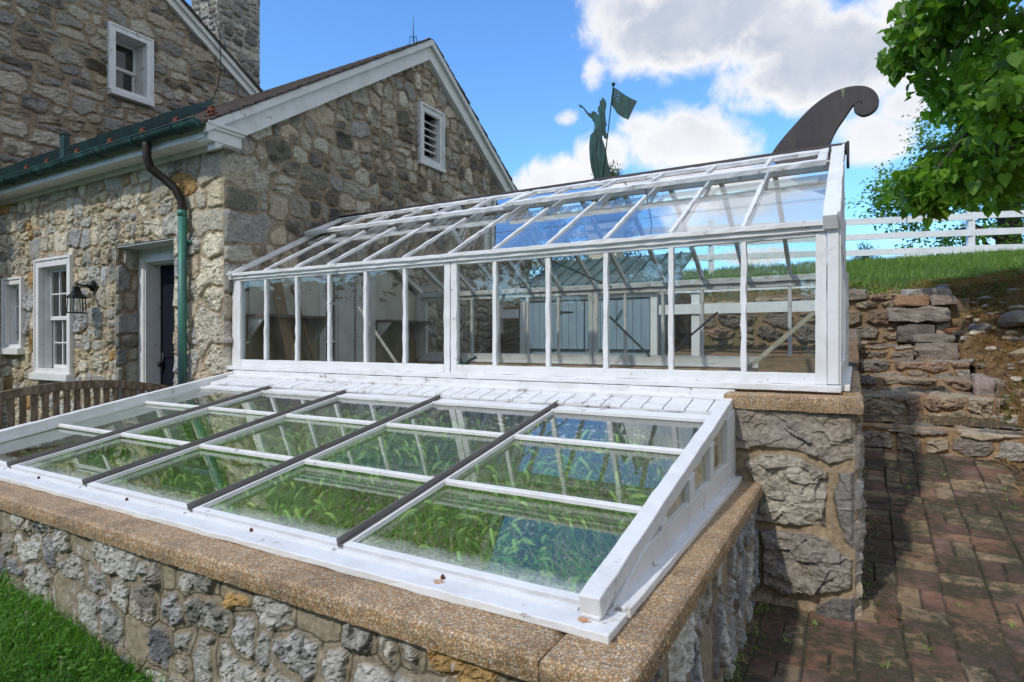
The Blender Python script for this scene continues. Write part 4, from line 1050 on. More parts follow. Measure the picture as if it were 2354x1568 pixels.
# ridge board and cap
mb = MB(); mb.box(GL, GR + .0, GRY - .02, GRY + .02, ZR - .14, ZR + .0); finish('ridge_board', mb, M_whitein, gh)
mb = MB(); mb.prism([(GRY - .064, ZR - .02), (GRY - .06, ZR + .045), (GRY + .06, ZR + .045), (GRY + .064, ZR - .02)], (0, 1, 0), (0, 0, 1), (GR + .05 - GL + .03, 0, 0), origin=(GL - .03, 0, 0))
mb.box(GR + .042, GR + .062, GRY - .07, GRY + .07, ZR - .13, ZR + .05)
for x in np.arange(GL + .2, GR, .62): mb.lathe([(.008, 0), (.008, .006), (.003, .009)], (x, GRY - .03, ZR + .045), 8)
finish('ridge_cap', mb, M_brownmetal, gh, bevel=.003)
# perforated stay bars on the sashes
for p, q in (((-3.80, GF + .07, .30), (-3.37, GF + .10, -.21)), ((-.585, GF + .08, -.18), (-.205, GF + .10, .17))):
    mb = MB(); mb.beam(p, q, .004, .026, up=(0, 0, 1))
    for k in range(6):
        t_ = .1 + k * .16; c_ = [p[i] * (1 - t_) + q[i] * t_ for i in range(3)]; mb.lathe([(.005, -.001), (.005, .001)], (0, 0, 0), 8); v = mb.v[-1]; mb.v[-1] = np.stack([v[:, 0] + c_[0], v[:, 2] + c_[1] - .004, v[:, 1] + c_[2]], -1)
    finish('stay_bar', mb, M_straw, gh)
for p, q in (((-2.05, GB - .06, -.17), (-2.45, GB - .35, .30)), ((-1.85, GB - .06, -.17), (-1.25, GB - .3, .30)), ((-.62, GB - .1, .15), (-.35, GB - .1, -.15)), ((-4.9, GB - .1, -.2), (-4.45, GB - .3, .25))):
    mb = MB(); mb.beam(p, q, .005, .022); finish('stay_bar', mb, M_greymetal, gh)
for p, q in (((-3.2, 5.0, 1.1), (-2.35, 6.3, .60)), ((-4.3, 4.6, .70), (-3.6, 5.3, .95))):
    mb = MB(); mb.tube([p, q], .010, 8); finish('winding_rod', mb, M_greymetal, gh)

# scroll on the ridge
SCR = [(-0.617, 1.535), (-0.563, 1.613), (-0.493, 1.693), (-0.414, 1.775), (-0.338, 1.85), (-0.253, 1.914), (-0.163, 1.96), (-0.082, 1.98), (-0.01, 1.982), (0.053, 1.97), (0.107, 1.94), (0.142, 1.897), (0.159, 1.853), (0.161, 1.817), (0.149, 1.788), (0.123, 1.762), (0.088, 1.746), (0.053, 1.745), (0.022, 1.763), (-0.002, 1.79), (-0.01, 1.819), (-0.002, 1.842), (0.014, 1.855), (0.033, 1.854), (0.045, 1.843), (0.047, 1.831), (0.042, 1.82), (0.039, 1.821), (0.042, 1.833), (0.039, 1.844), (0.030, 1.850), (0.012, 1.848), (-0.010, 1.839), (-0.03, 1.814), (-0.074, 1.749), (-0.114, 1.692), (-0.146, 1.633), (-0.167, 1.581), (-0.179, 1.535)]
def smoothpoly(P, n=3):
    out = []; N_ = len(P)
    for i in range(N_ - 1):
        p0 = P[max(i - 1, 0)]; p1 = P[i]; p2 = P[i + 1]; p3 = P[min(i + 2, N_ - 1)]
        for k in range(n):
            t = k / n; out.append(tuple(.5 * ((2 * p1[j]) + (-p0[j] + p2[j]) * t + (2 * p0[j] - 5 * p1[j] + 4 * p2[j] - p3[j]) * t * t + (-p0[j] + 3 * p1[j] - 3 * p2[j] + p3[j]) * t ** 3) for j in range(2)))
    out.append(P[-1]); return out
def cutout(name, loops, y0, y1, mat, parent=None, origin=None):
    """flat plate cut to an outline (first loop) with holes, in the XZ plane from y0 to y1"""
    bm = bmesh.new(); edges = []
    for lp in loops:
        vs = [bm.verts.new((x, y0, z)) for x, z in lp]
        edges += [bm.edges.new((vs[i], vs[(i + 1) % len(vs)])) for i in range(len(vs))]
    bmesh.ops.triangle_fill(bm, edges=edges, use_beauty=True, use_dissolve=False)
    g = bmesh.ops.extrude_face_region(bm, geom=list(bm.faces))
    for v in [e for e in g['geom'] if isinstance(e, bmesh.types.BMVert)]: v.co.y = y1
    bmesh.ops.recalc_face_normals(bm, faces=bm.faces)
    V = [tuple(v.co) for v in bm.verts]; bm.verts.index_update(); F = [tuple(v.index for v in f.verts) for f in bm.faces]; bm.free()
    mb = MB(); mb.add(V, F); return finish(name, mb, mat, parent, origin=origin)
SX = [(x * .985 - .0, z) for x, z in SCR]
o = cutout('scroll_ornament', [smoothpoly(SX)], 5.325, 5.385, M_brownmetal)
mb = MB(); mb.prism([(-.098, 1.972), (-.082, 1.975), (-.066, 1.976), (-.074, 1.945), (-.078, 1.915), (-.082, 1.885), (-.088, 1.92), (-.090, 1.95)], (1, 0, 0), (0, 0, 1), (0, -.001, 0), origin=(0, 5.3245, 0)); finish('drip_stain', mb, m_simple('lichen_stain', (.20, .21, .13), .8, nscale=40), o)
for x_, z_ in ((-.40, 1.62), (-.22, 1.60), (-.30, 1.72), (.09, 1.90)):
    mb = MB(); mb.lathe([(.006, 0), (.005, .003)], (0, 0, 0), 8); v = mb.v[0]; mb.v[0] = np.stack([v[:, 0] + x_, 5.325 - v[:, 2], v[:, 1] + z_], -1); finish('rivet', mb, M_brownmetal, o)
tag(o, 'dark brown scroll-shaped metal ornament curling up from the greenhouse ridge', 'scroll ornament')

# ------------------------------------------------------------------ things inside the greenhouse, against the house wall
mb = MB(); mb.box(XG - .03, XG + .012, 3.93, 4.92, .27, .80); mb.prism([(4.92, .27), (4.92, 1.14), (4.0, .68), (4.0, .27)], (0, 1, 0), (0, 0, 1), (.02, 0, 0), origin=(XG + .013, 0, 0)); mb.prism([(5.86, .27), (6.74, .27), (6.74, .62), (5.86, 1.10)], (0, 1, 0), (0, 0, 1), (.04, 0, 0), origin=(XG - .01, 0, 0))
mb.prism([(4.93, .93), (5.85, .93), (5.85, 1.12), (5.32, 1.4), (4.93, 1.2)], (0, 1, 0), (0, 0, 1), (.04, 0, 0), origin=(XG - .01, 0, 0))
finish('plastered_wall', mb, M_plaster, wing)
mb = MB(); mb.box(XG - .03, XG + .03, 3.93, 4.92, -1.3, .25); finish('wainscot', mb, M_dado, wing); mb = MB(); mb.box(XG - .03, XG + .03, 5.86, 6.74, -1.3, .25); finish('wainscot', mb, M_dado, wing)
sd = MB(); sd.box(XG - .02, XG + .05, 4.92, 5.0, -1.3, .93); sd.box(XG - .02, XG + .05, 5.74, 5.86, -1.3, .93); sd.box(XG - .02, XG + .05, 5.0, 5.74, .86, .93)
sdo = finish('inner_doorway', sd, M_whitein, wing, bevel=.004)
mb = MB(); mb.box(XG - .06, XG - .03, 5.0, 5.74, -1.3, .86); finish('doorway_back', mb, M_dark, sdo)
mb = MB(); 
for y in (5.02, 5.20): mb.box(XG - .02, XG + .015, y, y + .03, -.6, .84)
for z in (.44, -.02, .80, -.45): mb.box(XG - .018, XG + .013, 5.05, 5.20, z, z + .03)
mb.box(XG - .02, XG + .02, 5.24, 5.72, -1.3, .84); finish('side_door', mb, M_whitein, sdo, bevel=.003)
for (ya, yb, lab) in ((3.95, 4.90, 'left wooden wall shelf on brackets inside the greenhouse, behind the leaning board'), (5.88, 6.70, 'right wooden wall shelf on brackets inside the greenhouse, near the back corner')):
    sh = thing('wall_shelf', lab, 'shelf', (XG + .1, ya, .2), 'wall shelves inside the greenhouse')
    mb = MB(); wb(mb, (XG + .17, ya, .265), (XG + .17, yb, .265), .26, .03); finish('shelf_board', mb, M_wood, sh, bevel=.003)
    for y in (ya + .03, yb - .04):
        mb = MB(); mb.prism([(0.03, .248), (.28, .248), (.03, .02)], (1, 0, 0), (0, 0, 1), (0, .025, 0), origin=(XG, y, 0)); finish('bracket', mb, M_whitein, sh)
mb = MB(); mb.beam((XG + .32, 4.47, -.95), (XG + .12, 4.24, .70), .13, .022, up=(1, 0, 0), seg=6, wob=.001, rng=rg)
tag(finish('leaning_board', mb, M_plank, None, bevel=.002), 'long pale pine board leaning on the wall inside the greenhouse', 'wooden board')
shv = thing('shovel', 'long-handled shovel with a red grip standing inside the greenhouse', 'shovel', (XG + .3, 4.7, -.9))
mb = MB(); mb.tube([(XG + .10, 4.535, .50), (XG + .28, 4.70, -.45)], .016, 10); finish('shaft', mb, M_plank, shv, smooth=True)
mb = MB(); mb.tube([(XG + .10, 4.535, .50), (XG + .09, 4.495, .54), (XG + .08, 4.485, .61), (XG + .08, 4.525, .625), (XG + .085, 4.565, .61), (XG + .095, 4.565, .54), (XG + .10, 4.535, .50), (XG + .105, 4.54, .42)], .012, 8); finish('grip', mb, M_redplastic, shv, smooth=True)
mb = MB(); mb.prism([(4.60, -.40), (4.80, -.40), (4.83, -.62), (4.77, -.82), (4.70, -.9), (4.63, -.82), (4.58, -.62)], (0, 1, 0), (0, 0, 1), (.006, 0, 0), origin=(XG + .28, 0, 0)); finish('blade', mb, M_greymetal, shv)
mb = MB()
for k in range(26):
    z = .70 - k * .045; y = 5.45 + .004 * math.sin(k); a = (k % 2) * math.pi / 2
    mb.tube([(XG + .09 + .010 * math.cos(a + t_) * math.cos(a), y + .012 * math.cos(t_) * (1 if k % 2 else .3), z + .028 * math.sin(t_)) for t_ in np.linspace(0, 2 * math.pi, 9)], .004, 5, cap=False)
tag(finish('hanging_chain', mb, M_rust), 'rusty chain hanging on the side door inside the greenhouse', 'chain')
# watering can on the inner sill
can = thing('watering_can', 'dark green plastic watering can with long spout inside the greenhouse', 'watering can', (-2.95, 4.12, -.25))
cc = (-2.965, 4.13, -.25)
mb = MB(); mb.lathe([(.0, .0), (.072, .0), (.078, .02), (.080, .06), (.070, .105), (.045, .135), (.03, .142)], cc, 22, sx=1.1, sy=.85); finish('can_body', mb, M_can, can, smooth=True)
mb = MB(); mb.tube([(cc[0] + .06, cc[1], cc[2] + .03), (cc[0] + .13, cc[1], cc[2] + .06), (cc[0] + .19, cc[1], cc[2] + .10), (cc[0] + .235, cc[1], cc[2] + .115)], [.024, .017, .012, .014], 10); finish('spout', mb, M_can, can, smooth=True)
mb = MB(); mb.tube([(cc[0] + .055, cc[1], cc[2] + .12), (cc[0] + .045, cc[1], cc[2] + .17), (cc[0] - .01, cc[1], cc[2] + .185), (cc[0] - .07, cc[1], cc[2] + .16), (cc[0] - .10, cc[1], cc[2] + .10), (cc[0] - .075, cc[1], cc[2] + .04)], .011, 10); finish('handle', mb, M_can, can, smooth=True)
mb = MB(); mb.box(-3.05, -2.6, 4.02, 4.25, -.285, -.252); finish('can_ledge', mb, M_wood, base)
# wooden tray on the bench at the right end
tr_ = thing('wooden_tray', 'shallow open wooden tray at the right end inside the greenhouse', 'wooden tray', (-.5, 5.4, -.28))
x0_, x1_, y0_, y1_ = -.66, -.20, 5.0, 5.9
mb = MB(); mb.box(x0_, x1_, y0_, y0_ + .02, -.245, -.135); mb.box(x0_, x1_, y1_ - .02, y1_, -.245, -.135); mb.box(x0_, x0_ + .02, y0_ + .02, y1_ - .02, -.245, -.135); mb.box(x1_ - .02, x1_, y0_ + .02, y1_ - .02, -.245, -.135)
finish('tray_sides', mb, M_tray, tr_, bevel=.002); mb = MB(); mb.box(x0_ + .005, x1_ - .005, y0_ + .005, y1_ - .005, -.255, -.247); finish('tray_floor', mb, M_tray, tr_)
bn = thing('potting_bench', 'plain plank potting bench carrying the wooden tray', 'bench', (-.5, 5.4, -1.25))
mb = MB(); mb.box(-1.0, -.14, 4.9, 6.0, -.29, -.257); finish('bench_top', mb, M_wood, bn, bevel=.003)
for x in (-.95, -.2):
    for y in (4.95, 5.95): mb = MB(); mb.box(x, x + .05, y - .025, y + .025, -1.25, -.291); finish('leg', mb, M_wood, bn)

# ------------------------------------------------------------------ cold frame wall
cw = thing('cold_frame_wall', 'low mortared stone wall topped with pebbled coping around the weed-filled bed', 'stone wall', (-3, 1.4, -1.5))
mb = MB()
kw = dict(pal=[(.36, .36, .345), (.31, .315, .32), (.42, .41, .375), (.25, .255, .27), (.38, .36, .31), (.46, .45, .41)], mcol=(.29, .245, .18), rough=.015, facet=.06)
stone_patch(mb, (-5.6, 1.375, -1.62), (1, 0, 0), (0, 0, 1), (0, -1, 0), 5.10, .76, res=.0062, sw=.22, sh=.165, seed=88, mortar=.026, prot=.006, slob=.8, fade='R', accent=.04, **kw)
stone_patch(mb, (-.50, 1.375, -1.62), (0, 1, 0), (0, 0, 1), (1, 0, 0), 2.30, .76, res=.0065, sw=.17, sh=.25, seed=89, mortar=.028, prot=.014, slob=.6, fade='L', **kw)
mb.box(-5.55, -5.5, 1.40, 3.66, -1.6, -.86, c=(.3, .28, .24)); mb.box(-5.5, -.62, 1.60, 1.64, -1.6, -.86, c=(.2, .18, .15)); mb.box(-.66, -.62, 1.64, 3.6, -1.6, -.86, c=(.2, .18, .15))
finish('masonry', mb, M_stone, cw)
ZC = -.806
mb = MB(); coping(mb, -5.62, -.700, 1.345, 1.66, -.876, ZC, 320, 24, 15, .007); finish('coping', mb, M_agg, cw)
mb = MB(); coping(mb, -.694, -.455, 1.345, 1.52, -.872, ZC + .003, 24, 18, 16, .007); finish('coping', mb, M_agg, cw)
mb = MB(); coping(mb, -.70, -.455, 1.527, 3.652, -.874, ZC + .001, 24, 160, 17, .007); finish('coping', mb, M_agg, cw)
mb = MB(); coping(mb, -5.62, -5.36, 1.664, 3.70, -.876, ZC, 12, 60, 18, .006); finish('coping', mb, M_agg, cw)

# ------------------------------------------------------------------ cold frame
cf = thing('cold_frame', 'low white cold frame with large sloping panes over wild grass', 'cold frame', (-3, 2.5, ZC))
def cz(y, off=0): return -.775 + .185 * (y - 1.6) + off
mb = MB()
wb(mb, (-5.42, 1.565, ZC + .014), (-.565, 1.565, ZC + .014), .15, .026, wob=.0012)
wb(mb, (-.60, 1.66, ZC + .016), (-.60, 3.64, ZC + .012), .075, .028, wob=.0012)
mb.box(-5.42, -5.33, 1.65, 3.64, ZC + .002, ZC + .028)
finish('base_board', mb, M_white, cf, bevel=.004)
cup = (0, -.185 / 1.017, 1 / 1.017)
for x, lab in ((-.642, 'heavy right-hand rafter'), (-5.375, 'left edge rafter')):
    mb = MB(); wb(mb, (x, 1.545, cz(1.545, .042)), (x, 3.80, cz(3.80, .042)), .066, .062, up=cup, wob=.0012)
    if x > -1: mb.box(-.672, -.612, 1.548, 1.60, ZC + .027, cz(1.55, .02))
    o = finish('rafter', mb, M_white, cf, bevel=.005); o['label'] = lab
# right side: bottom rail, mullions and stained panes
mb = MB(); mb.prism([(1.60, ZC + .028), (3.64, ZC + .028), (3.64, -.672), (1.95, -.690), (1.60, -.775)], (0, 1, 0), (0, 0, 1), (.035, 0, 0), origin=(-.638, 0, 0))
for y0_, y1_ in ((2.135, 2.20), (2.55, 2.64), (2.96, 3.045), (3.40, 3.46)):
    mb.prism([(y0_, -.692), (y1_, -.692), (y1_, cz(y1_, .012)), (y0_, cz(y0_, .012))], (0, 1, 0), (0, 0, 1), (.030, 0, 0), origin=(-.634, 0, 0))
mb.prism([(3.461, -.80), (3.64, -.80), (3.64, cz(3.64, .012)), (3.461, cz(3.461, .012))], (0, 1, 0), (0, 0, 1), (.036, 0, 0), origin=(-.636, 0, 0))
finish('side_frame', mb, M_white, cf, bevel=.003)
mb = MB(); mb.prism([(1.92, -.70), (3.46, -.70), (3.46, cz(3.46, .01)), (1.92, cz(1.92, .01))], (0, 1, 0), (0, 0, 1), (.004, 0, 0), origin=(-.630, 0, 0)); finish('side_pane', mb, M_yellowglass, cf)
mb = MB(); mb.prism([(1.60, ZC), (3.64, ZC), (3.64, cz(3.64, .01)), (1.60, cz(1.6, .01))], (0, 1, 0), (0, 0, 1), (.03, 0, 0), origin=(-5.39, 0, 0)); finish('side_frame', mb, M_white, cf, bevel=.003)
# sashes: white rails, two cross bars, grey steel bars between bays
BX = [-5.345, -4.46, -3.55, -2.61, -1.67, -.68]
M_frost = m_glass('bed_glass', film=.008, spec=1.25, frost=(1.63 - 2.5, 1.80 - 2.5))
for i in range(5):
    a = BX[i] + (.012 if i else .0); b_ = BX[i + 1] - .012
    s = MB()
    def cp(x, y, o_=0): return (x, y - o_ * .182, cz(y, o_))
    wb(s, cp(a, 1.622, .004), cp(b_, 1.622, .004), .032, .022, up=cup, wob=.0005); wb(s, cp(a, 1.585, -.004), cp(b_, 1.585, -.004), .016, .02, up=cup, wob=.0005)
    wb(s, cp(a, 3.43, .0), cp(b_, 3.43, .0), .085, .024, up=cup, wob=.0005); wb(s, cp(a, 3.375, .008), cp(b_, 3.375, .008), .016, .02, up=cup, wob=.0005)
    wb(s, cp(a + .008, 1.64, .003), cp(a + .008, 3.385, .003), .016, .022, up=cup, wob=.0004); wb(s, cp(b_ - .008, 1.64, .003), cp(b_ - .008, 3.385, .003), .022, .024, up=cup, wob=.0004)
    for y, wd in ((2.235, .030), (2.88, .028)):
        wb(s, cp(a + .018, y, .004), cp(b_ - .02, y, .004), wd, .018, up=cup, wob=.0004); wb(s, cp(a + .018, y, .015), cp(b_ - .02, y, .015), .008, .01, up=cup, wob=.0003)
    so = finish('sash', s, M_white, cf, bevel=.0015)
    g = MB()
    for y0_, y1_, oo in ((1.632, 2.25, -.006), (2.225, 2.90, -.001), (2.87, 3.40, .004)):
        p = [(a + .012, y0_, cz(y0_, oo - .006)), (b_ - .012, y0_, cz(y0_, oo - .006)), (b_ - .012, y1_, cz(y1_, oo - .010)), (a + .012, y1_, cz(y1_, oo - .010))]
        q = [(x, y, z + .003) for x, y, z in p]
        g.add(p + q, [(3, 2, 1, 0), (4, 5, 6, 7), (0, 1, 5, 4), (1, 2, 6, 5), (2, 3, 7, 6), (3, 0, 4, 7)])
    finish('pane', g, M_frost, so)
for x in BX[1:-1]:
    mb = MB(); wb(mb, (x, 1.592, cz(1.592, .026)), (x, 3.50, cz(3.50, .026)), .008, .030, up=cup, wob=.0006); wb(mb, (x + .006, 1.60, cz(1.6, .012)), (x + .006, 3.49, cz(3.49, .012)), .020, .008, up=cup, wob=.0003)
    finish('steel_bar', mb, M_greymetal, cf)
# board flashing along the top
mb = MB(); x = -5.33; rg2 = np.random.default_rng(3)
while x < -.685:
    wd_ = .128; x2 = min(x + wd_, -.682); mb.beam(((x + x2) / 2, 3.465 + rg2.normal(0, .003), cz(3.465, .030)), ((x + x2) / 2, 3.70, cz(3.70, .034)), x2 - x - .007, .016, up=cup); x = x2
finish('bead_boards', mb, M_white_peel, cf, bevel=.002)
mb = MB(); wb(mb, (-5.36, 3.70, cz(3.70, .048)), (-.66, 3.70, cz(3.70, .048)), .09, .016, up=cup, wob=.0015); wb(mb, (-5.36, 3.745, -.325), (-.62, 3.745, -.325), .03, .07)
wb(mb, (-5.345, 3.478, cz(3.478, .016)), (-.683, 3.478, cz(3.478, .016)), .012, .014, up=cup, wob=.0008)
finish('top_flashing', mb, M_white_peel, cf, bevel=.003)
# rust-streaked clips along the front board
for x in (-4.95, -4.0, -3.08, -2.14, -1.17):
    mb = MB(); mb.lathe([(.006, 0), (.007, .012), (.002, .018)], (x, 1.572, ZC + .024), 8); finish('clip', mb, M_rust, cf)
rs = np.random.default_rng(6); M_ruststain = m_simple('rust_stain', (.50, .22, .07), .8, c2=(.66, .56, .44), nscale=40)
for cx_, cy_ in ((-1.165, 1.545), (-.66, 1.535)):
    mb = MB()
    pts = [(cx_ + .022 * math.cos(a) * rs.uniform(.5, 1.5), cy_ + .016 * math.sin(a) * rs.uniform(.5, 1.2)) for a in np.linspace(0, 5.8, 9)]
    mb.prism(pts, (1, 0, 0), (0, 1, 0), (0, 0, .0008), origin=(0, 0, ZC + .0285)); finish('rust_stain', mb, M_ruststain, cf)
# soil in the bed
mb = MB(); X_, Y_ = np.meshgrid(np.linspace(-5.5, -.63, 80), np.linspace(1.64, 3.66, 40), indexing='ij'); Zs_ = -1.22 + .10 * fbm(X_ * 2, Y_ * 2, 9, 3)
idx = np.arange(80 * 40).reshape(80, 40); mb.add(np.stack([X_, Y_, Zs_], -1).reshape(-1, 3), np.stack([idx[:-1, :-1], idx[1:, :-1], idx[1:, 1:], idx[:-1, 1:]], -1).reshape(-1, 4))
o = finish('soil', mb, M_soil); o['kind'] = 'structure'

# ------------------------------------------------------------------ steps and retaining wall
PALB = [(.24, .195, .145), (.29, .24, .175), (.21, .18, .15), (.33, .275, .205), (.25, .175, .125), (.26, .235, .205), (.18, .155, .13)]
def rock(mb, c_, size, seed, sub=2, flat=1.0, colr=None, rot=0.0):
    """angular broken stone: an icosphere cut by random planes"""
    rg_ = np.random.default_rng(seed); bm = bmesh.new(); bmesh.ops.create_icosphere(bm, subdivisions=sub, radius=1.0)
    V = np.array([v.co[:] for v in bm.verts]); F = [tuple(v.index for v in f.verts) for f in bm.faces]; bm.free()
    for k in range(9):
        n = rg_.normal(0, 1, 3); n /= np.linalg.norm(n); d = rg_.uniform(.45, .85); dd = V @ n - d; V = V - np.clip(dd, 0, None)[:, None] * n
    V = V * (1 + rg_.normal(0, .02, (len(V), 1)))
    V = V * np.array([size[0], size[1], size[2] * flat]); cr, sr = math.cos(rot), math.sin(rot)
    tl = rg_.normal(0, .12); V = V @ np.array([[1, 0, tl], [0, 1, 0], [-tl, 0, 1]]).T
    V = np.stack([V[:, 0] * cr - V[:, 1] * sr, V[:, 0] * sr + V[:, 1] * cr, V[:, 2]], -1)
    cl = np.array(colr if colr is not None else PALB[rg_.integers(len(PALB))]) * (rg_.uniform(.75, 1.25))
    C = np.tile(cl, (len(V), 1)) * (1 + rg_.normal(0, .10, (len(V), 1)))
    mb.add(V + np.array(c_), F, C)
def block(mb, x0, x1, y0, y1, z0, z1, seed, colr=None, n=(7, 4, 5), wobf=.13):
    """rough hewn block"""
    rg_ = np.random.default_rng(seed); bm = bmesh.new(); bmesh.ops.create_cube(bm, size=2.0)
    bmesh.ops.subdivide_edges(bm, edges=bm.edges[:], cuts=5, use_grid_fill=True)
    V = np.array([v.co[:] for v in bm.verts]); F = [tuple(v.index for v in f.verts) for f in bm.faces]; bm.free()
    L = np.array([(x1 - x0) / 2, (y1 - y0) / 2, (z1 - z0) / 2]); c_ = np.array([(x0 + x1) / 2, (y0 + y1) / 2, (z0 + z1) / 2])
    nr = V / np.linalg.norm(V, axis=1, keepdims=True)
    rd = .80 + .20 * (1 / np.maximum(np.abs(V).max(1) * np.linalg.norm(V, axis=1), 1.0))
    W_ = V * L + c_; k = fbm(W_[:, 0] * 9 + W_[:, 1] * 5 + seed, W_[:, 2] * 12 + W_[:, 1] * 6, seed % 97, 3) - .5
    corner = np.clip((np.abs(V).sum(1) - 1.9), 0, 1.1) * .018
    W_ = W_ + nr * (k * wobf * min(L.min(), .08) * 2)[:, None] - np.sign(V) * corner[:, None] * rg_.uniform(.6, 1.2)
    for q_ in range(3):
        n_ = rg_.normal(0, 1, 3); n_[2] = abs(n_[2]) * .5; n_ /= np.linalg.norm(n_); ext = (np.abs(n_) * L).sum(); d = ext * rg_.uniform(.80, .95); dd = (W_ - c_) @ n_ - d; W_ = W_ - np.clip(dd, 0, None)[:, None] * n_
    cl = np.array(colr if colr is not None else PALB[rg_.integers(len(PALB))]) * rg_.uniform(.8, 1.3)
    C = np.tile(cl, (len(V), 1)) * (.8 + .4 * (k + .5))[:, None]
    mb.add(W_, F, C)
def course(mb, x0, x1, y0, y1, z0, z1, seed, avg=.32, gap=.012, mcol=(.21, .155, .10)):
    rg_ = np.random.default_rng(seed); x = x0; k = 0
    mb.box(x0 + .01, x1 - .01, y0 + .025, y1, z0, z1 - .018, c=mcol)
    while x < x1 - .06:
        x2 = min(x + avg * rg_.uniform(.6, 1.6), x1)
        if x1 - x2 < .1: x2 = x1
        block(mb, x, x2 - gap, y0 + rg_.normal(0, .012), y1 + .0, z0 - .02, z1 + rg_.normal(0, .009), seed * 31 + k); x = x2; k += 1
steps = thing('stone_steps', 'rough stone steps climbing the bank behind the brick path', 'steps', (.6, 7.5, -1.0))
SX0 = -.02
SK = dict(rough=.026, facet=.10, pal=PALB, mcol=(.31, .205, .115))
for i, (x1_, y0_, y1_, z0_, z1_, hh) in enumerate([(1.24, 6.33, 6.62, -1.10, -.775, .15), (1.20, 7.30, 7.80, -.80, -.555, .23), (1.04, 7.72, 8.20, -.575, -.405, .16), (1.08, 8.12, 8.62, -.42, -.235, .17), (.60, 8.52, 9.0, -.25, -.065, .17)]):
    mb = MB()
    stone_patch(mb, (SX0, y0_, z0_), (1, 0, 0), (0, 0, 1), (0, -1, 0), x1_ - SX0, z1_ - z0_, res=.010, sw=.34, sh=hh, seed=310 + i * 7, mortar=.020, prot=.020, bulge=.05, pn=3.4, fade='T', **SK)
    stone_patch(mb, (SX0, y0_, z1_), (1, 0, 0), (0, 1, 0), (0, 0, 1), x1_ - SX0, y1_ - y0_, res=.014, sw=.36, sh=.20, seed=313 + i * 7, mortar=.035, prot=.008, slob=.5, fade='B', accent=0, **SK)
    stone_patch(mb, (x1_, y0_, z0_), (0, 1, 0), (0, 0, 1), (1, 0, 0), y1_ - y0_, z1_ - z0_, res=.016, sw=.3, sh=hh, seed=315 + i * 7, mortar=.018, prot=.03, **SK)
    x = SX0 + rg.uniform(0, .3); k = 0
    while x < x1_ - .2 and i < 2:
        w_ = rg.uniform(.2, .5); block(mb, x, min(x + w_, x1_ + .02), y0_ - .025 + rg.normal(0, .012), y0_ + rg.uniform(.16, .26), z1_ - rg.uniform(.05, .075), z1_ + rg.uniform(.0, .016), 330 + i * 20 + k, wobf=.35, colr=np.array(PALB[k % 6]) * 1.25); x += w_ + rg.uniform(.0, .35); k += 1
    finish('step', mb, M_gstone, steps)
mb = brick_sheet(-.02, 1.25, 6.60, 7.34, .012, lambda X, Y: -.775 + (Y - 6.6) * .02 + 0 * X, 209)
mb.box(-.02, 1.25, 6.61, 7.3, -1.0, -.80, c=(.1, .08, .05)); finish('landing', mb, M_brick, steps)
mb = MB(); block(mb, 1.06, 1.24, 7.60, 8.05, -.72, -.36, 777, colr=(.24, .19, .17), wobf=.8); block(mb, 1.20, 1.36, 7.66, 8.0, -.66, -.40, 776, colr=(.27, .22, .17), wobf=.8); finish('side_boulder', mb, M_gstone, steps)
mb = MB(); block(mb, .62, 1.04, 8.55, 8.95, -.30, -.02, 778, wobf=.5); block(mb, .60, 1.02, 8.62, 9.0, -.02, .08, 779, wobf=.5); finish('side_block', mb, M_gstone, steps)
rw = thing('retaining_wall', 'dry brown fieldstone retaining wall holding the bank behind the greenhouse', 'retaining wall', (-2, 9, -.2))
mb = MB(); rg = np.random.default_rng(77)
stone_patch(mb, (-5.4, 8.95, -.45), (1, 0, 0), (0, 0, 1), (0, -1, 0), 6.40, 1.06, res=.017, sw=.36, sh=.15, seed=95, mortar=.022, prot=.040, rough=.042, mcol=(.25, .175, .105), pal=PALB, facet=.15, bulge=.08, pn=2.6, keep=lambda x, y: y < 1.0 - .9 * np.clip(x - 6.15, 0, 9) + .03 * np.sin(x * 9))
x = -5.4; k = 0
while x < .7:
    w_ = rg.uniform(.18, .6); block(mb, x, x + w_ - .02, 8.86 + rg.normal(0, .03), 9.2, .52 + rg.normal(0, .01), .60 + rg.normal(0, .018) + (.05 if .4 < x < 1.0 else 0), 1000 + k, wobf=.5); x += w_; k += 1
block(mb, .35, .98, 8.80, 9.15, .24, .42, 1301, colr=(.25, .215, .185), wobf=.6); block(mb, .80, 1.06, 8.78, 9.1, .43, .56, 1302, colr=(.24, .19, .16), wobf=.6); block(mb, .42, .80, 8.84, 9.1, .43, .58, 1303, colr=(.27, .165, .10), wobf=.5); block(mb, .45, .85, 8.78, 9.05, -.02, .20, 1304, wobf=.6)
mb.box(-5.4, 1.2, 9.0, 9.14, -.5, .52, c=(.20, .145, .10))
finish('masonry', mb, M_gstone, rw)
M_rubble = m_stone('rubble')
mb = MB()
for i, (x, y, z, sx, sy, sz) in enumerate([(-.07, 7.75, -.36, .10, .22, .12), (-.07, 8.1, -.15, .11, .20, .14), (-.06, 8.45, .02, .12, .25, .13), (-.07, 7.35, -.6, .11, .25, .16), (-.07, 7.2, -.85, .10, .25, .15), (-.08, 7.9, -.6, .1, .4, .14)]):
    block(mb, x - sx, x + sx, y - sy, y + sy, z - sz, z + sz, 1500 + i)
finish('stair_cheek', mb, M_gstone, steps)

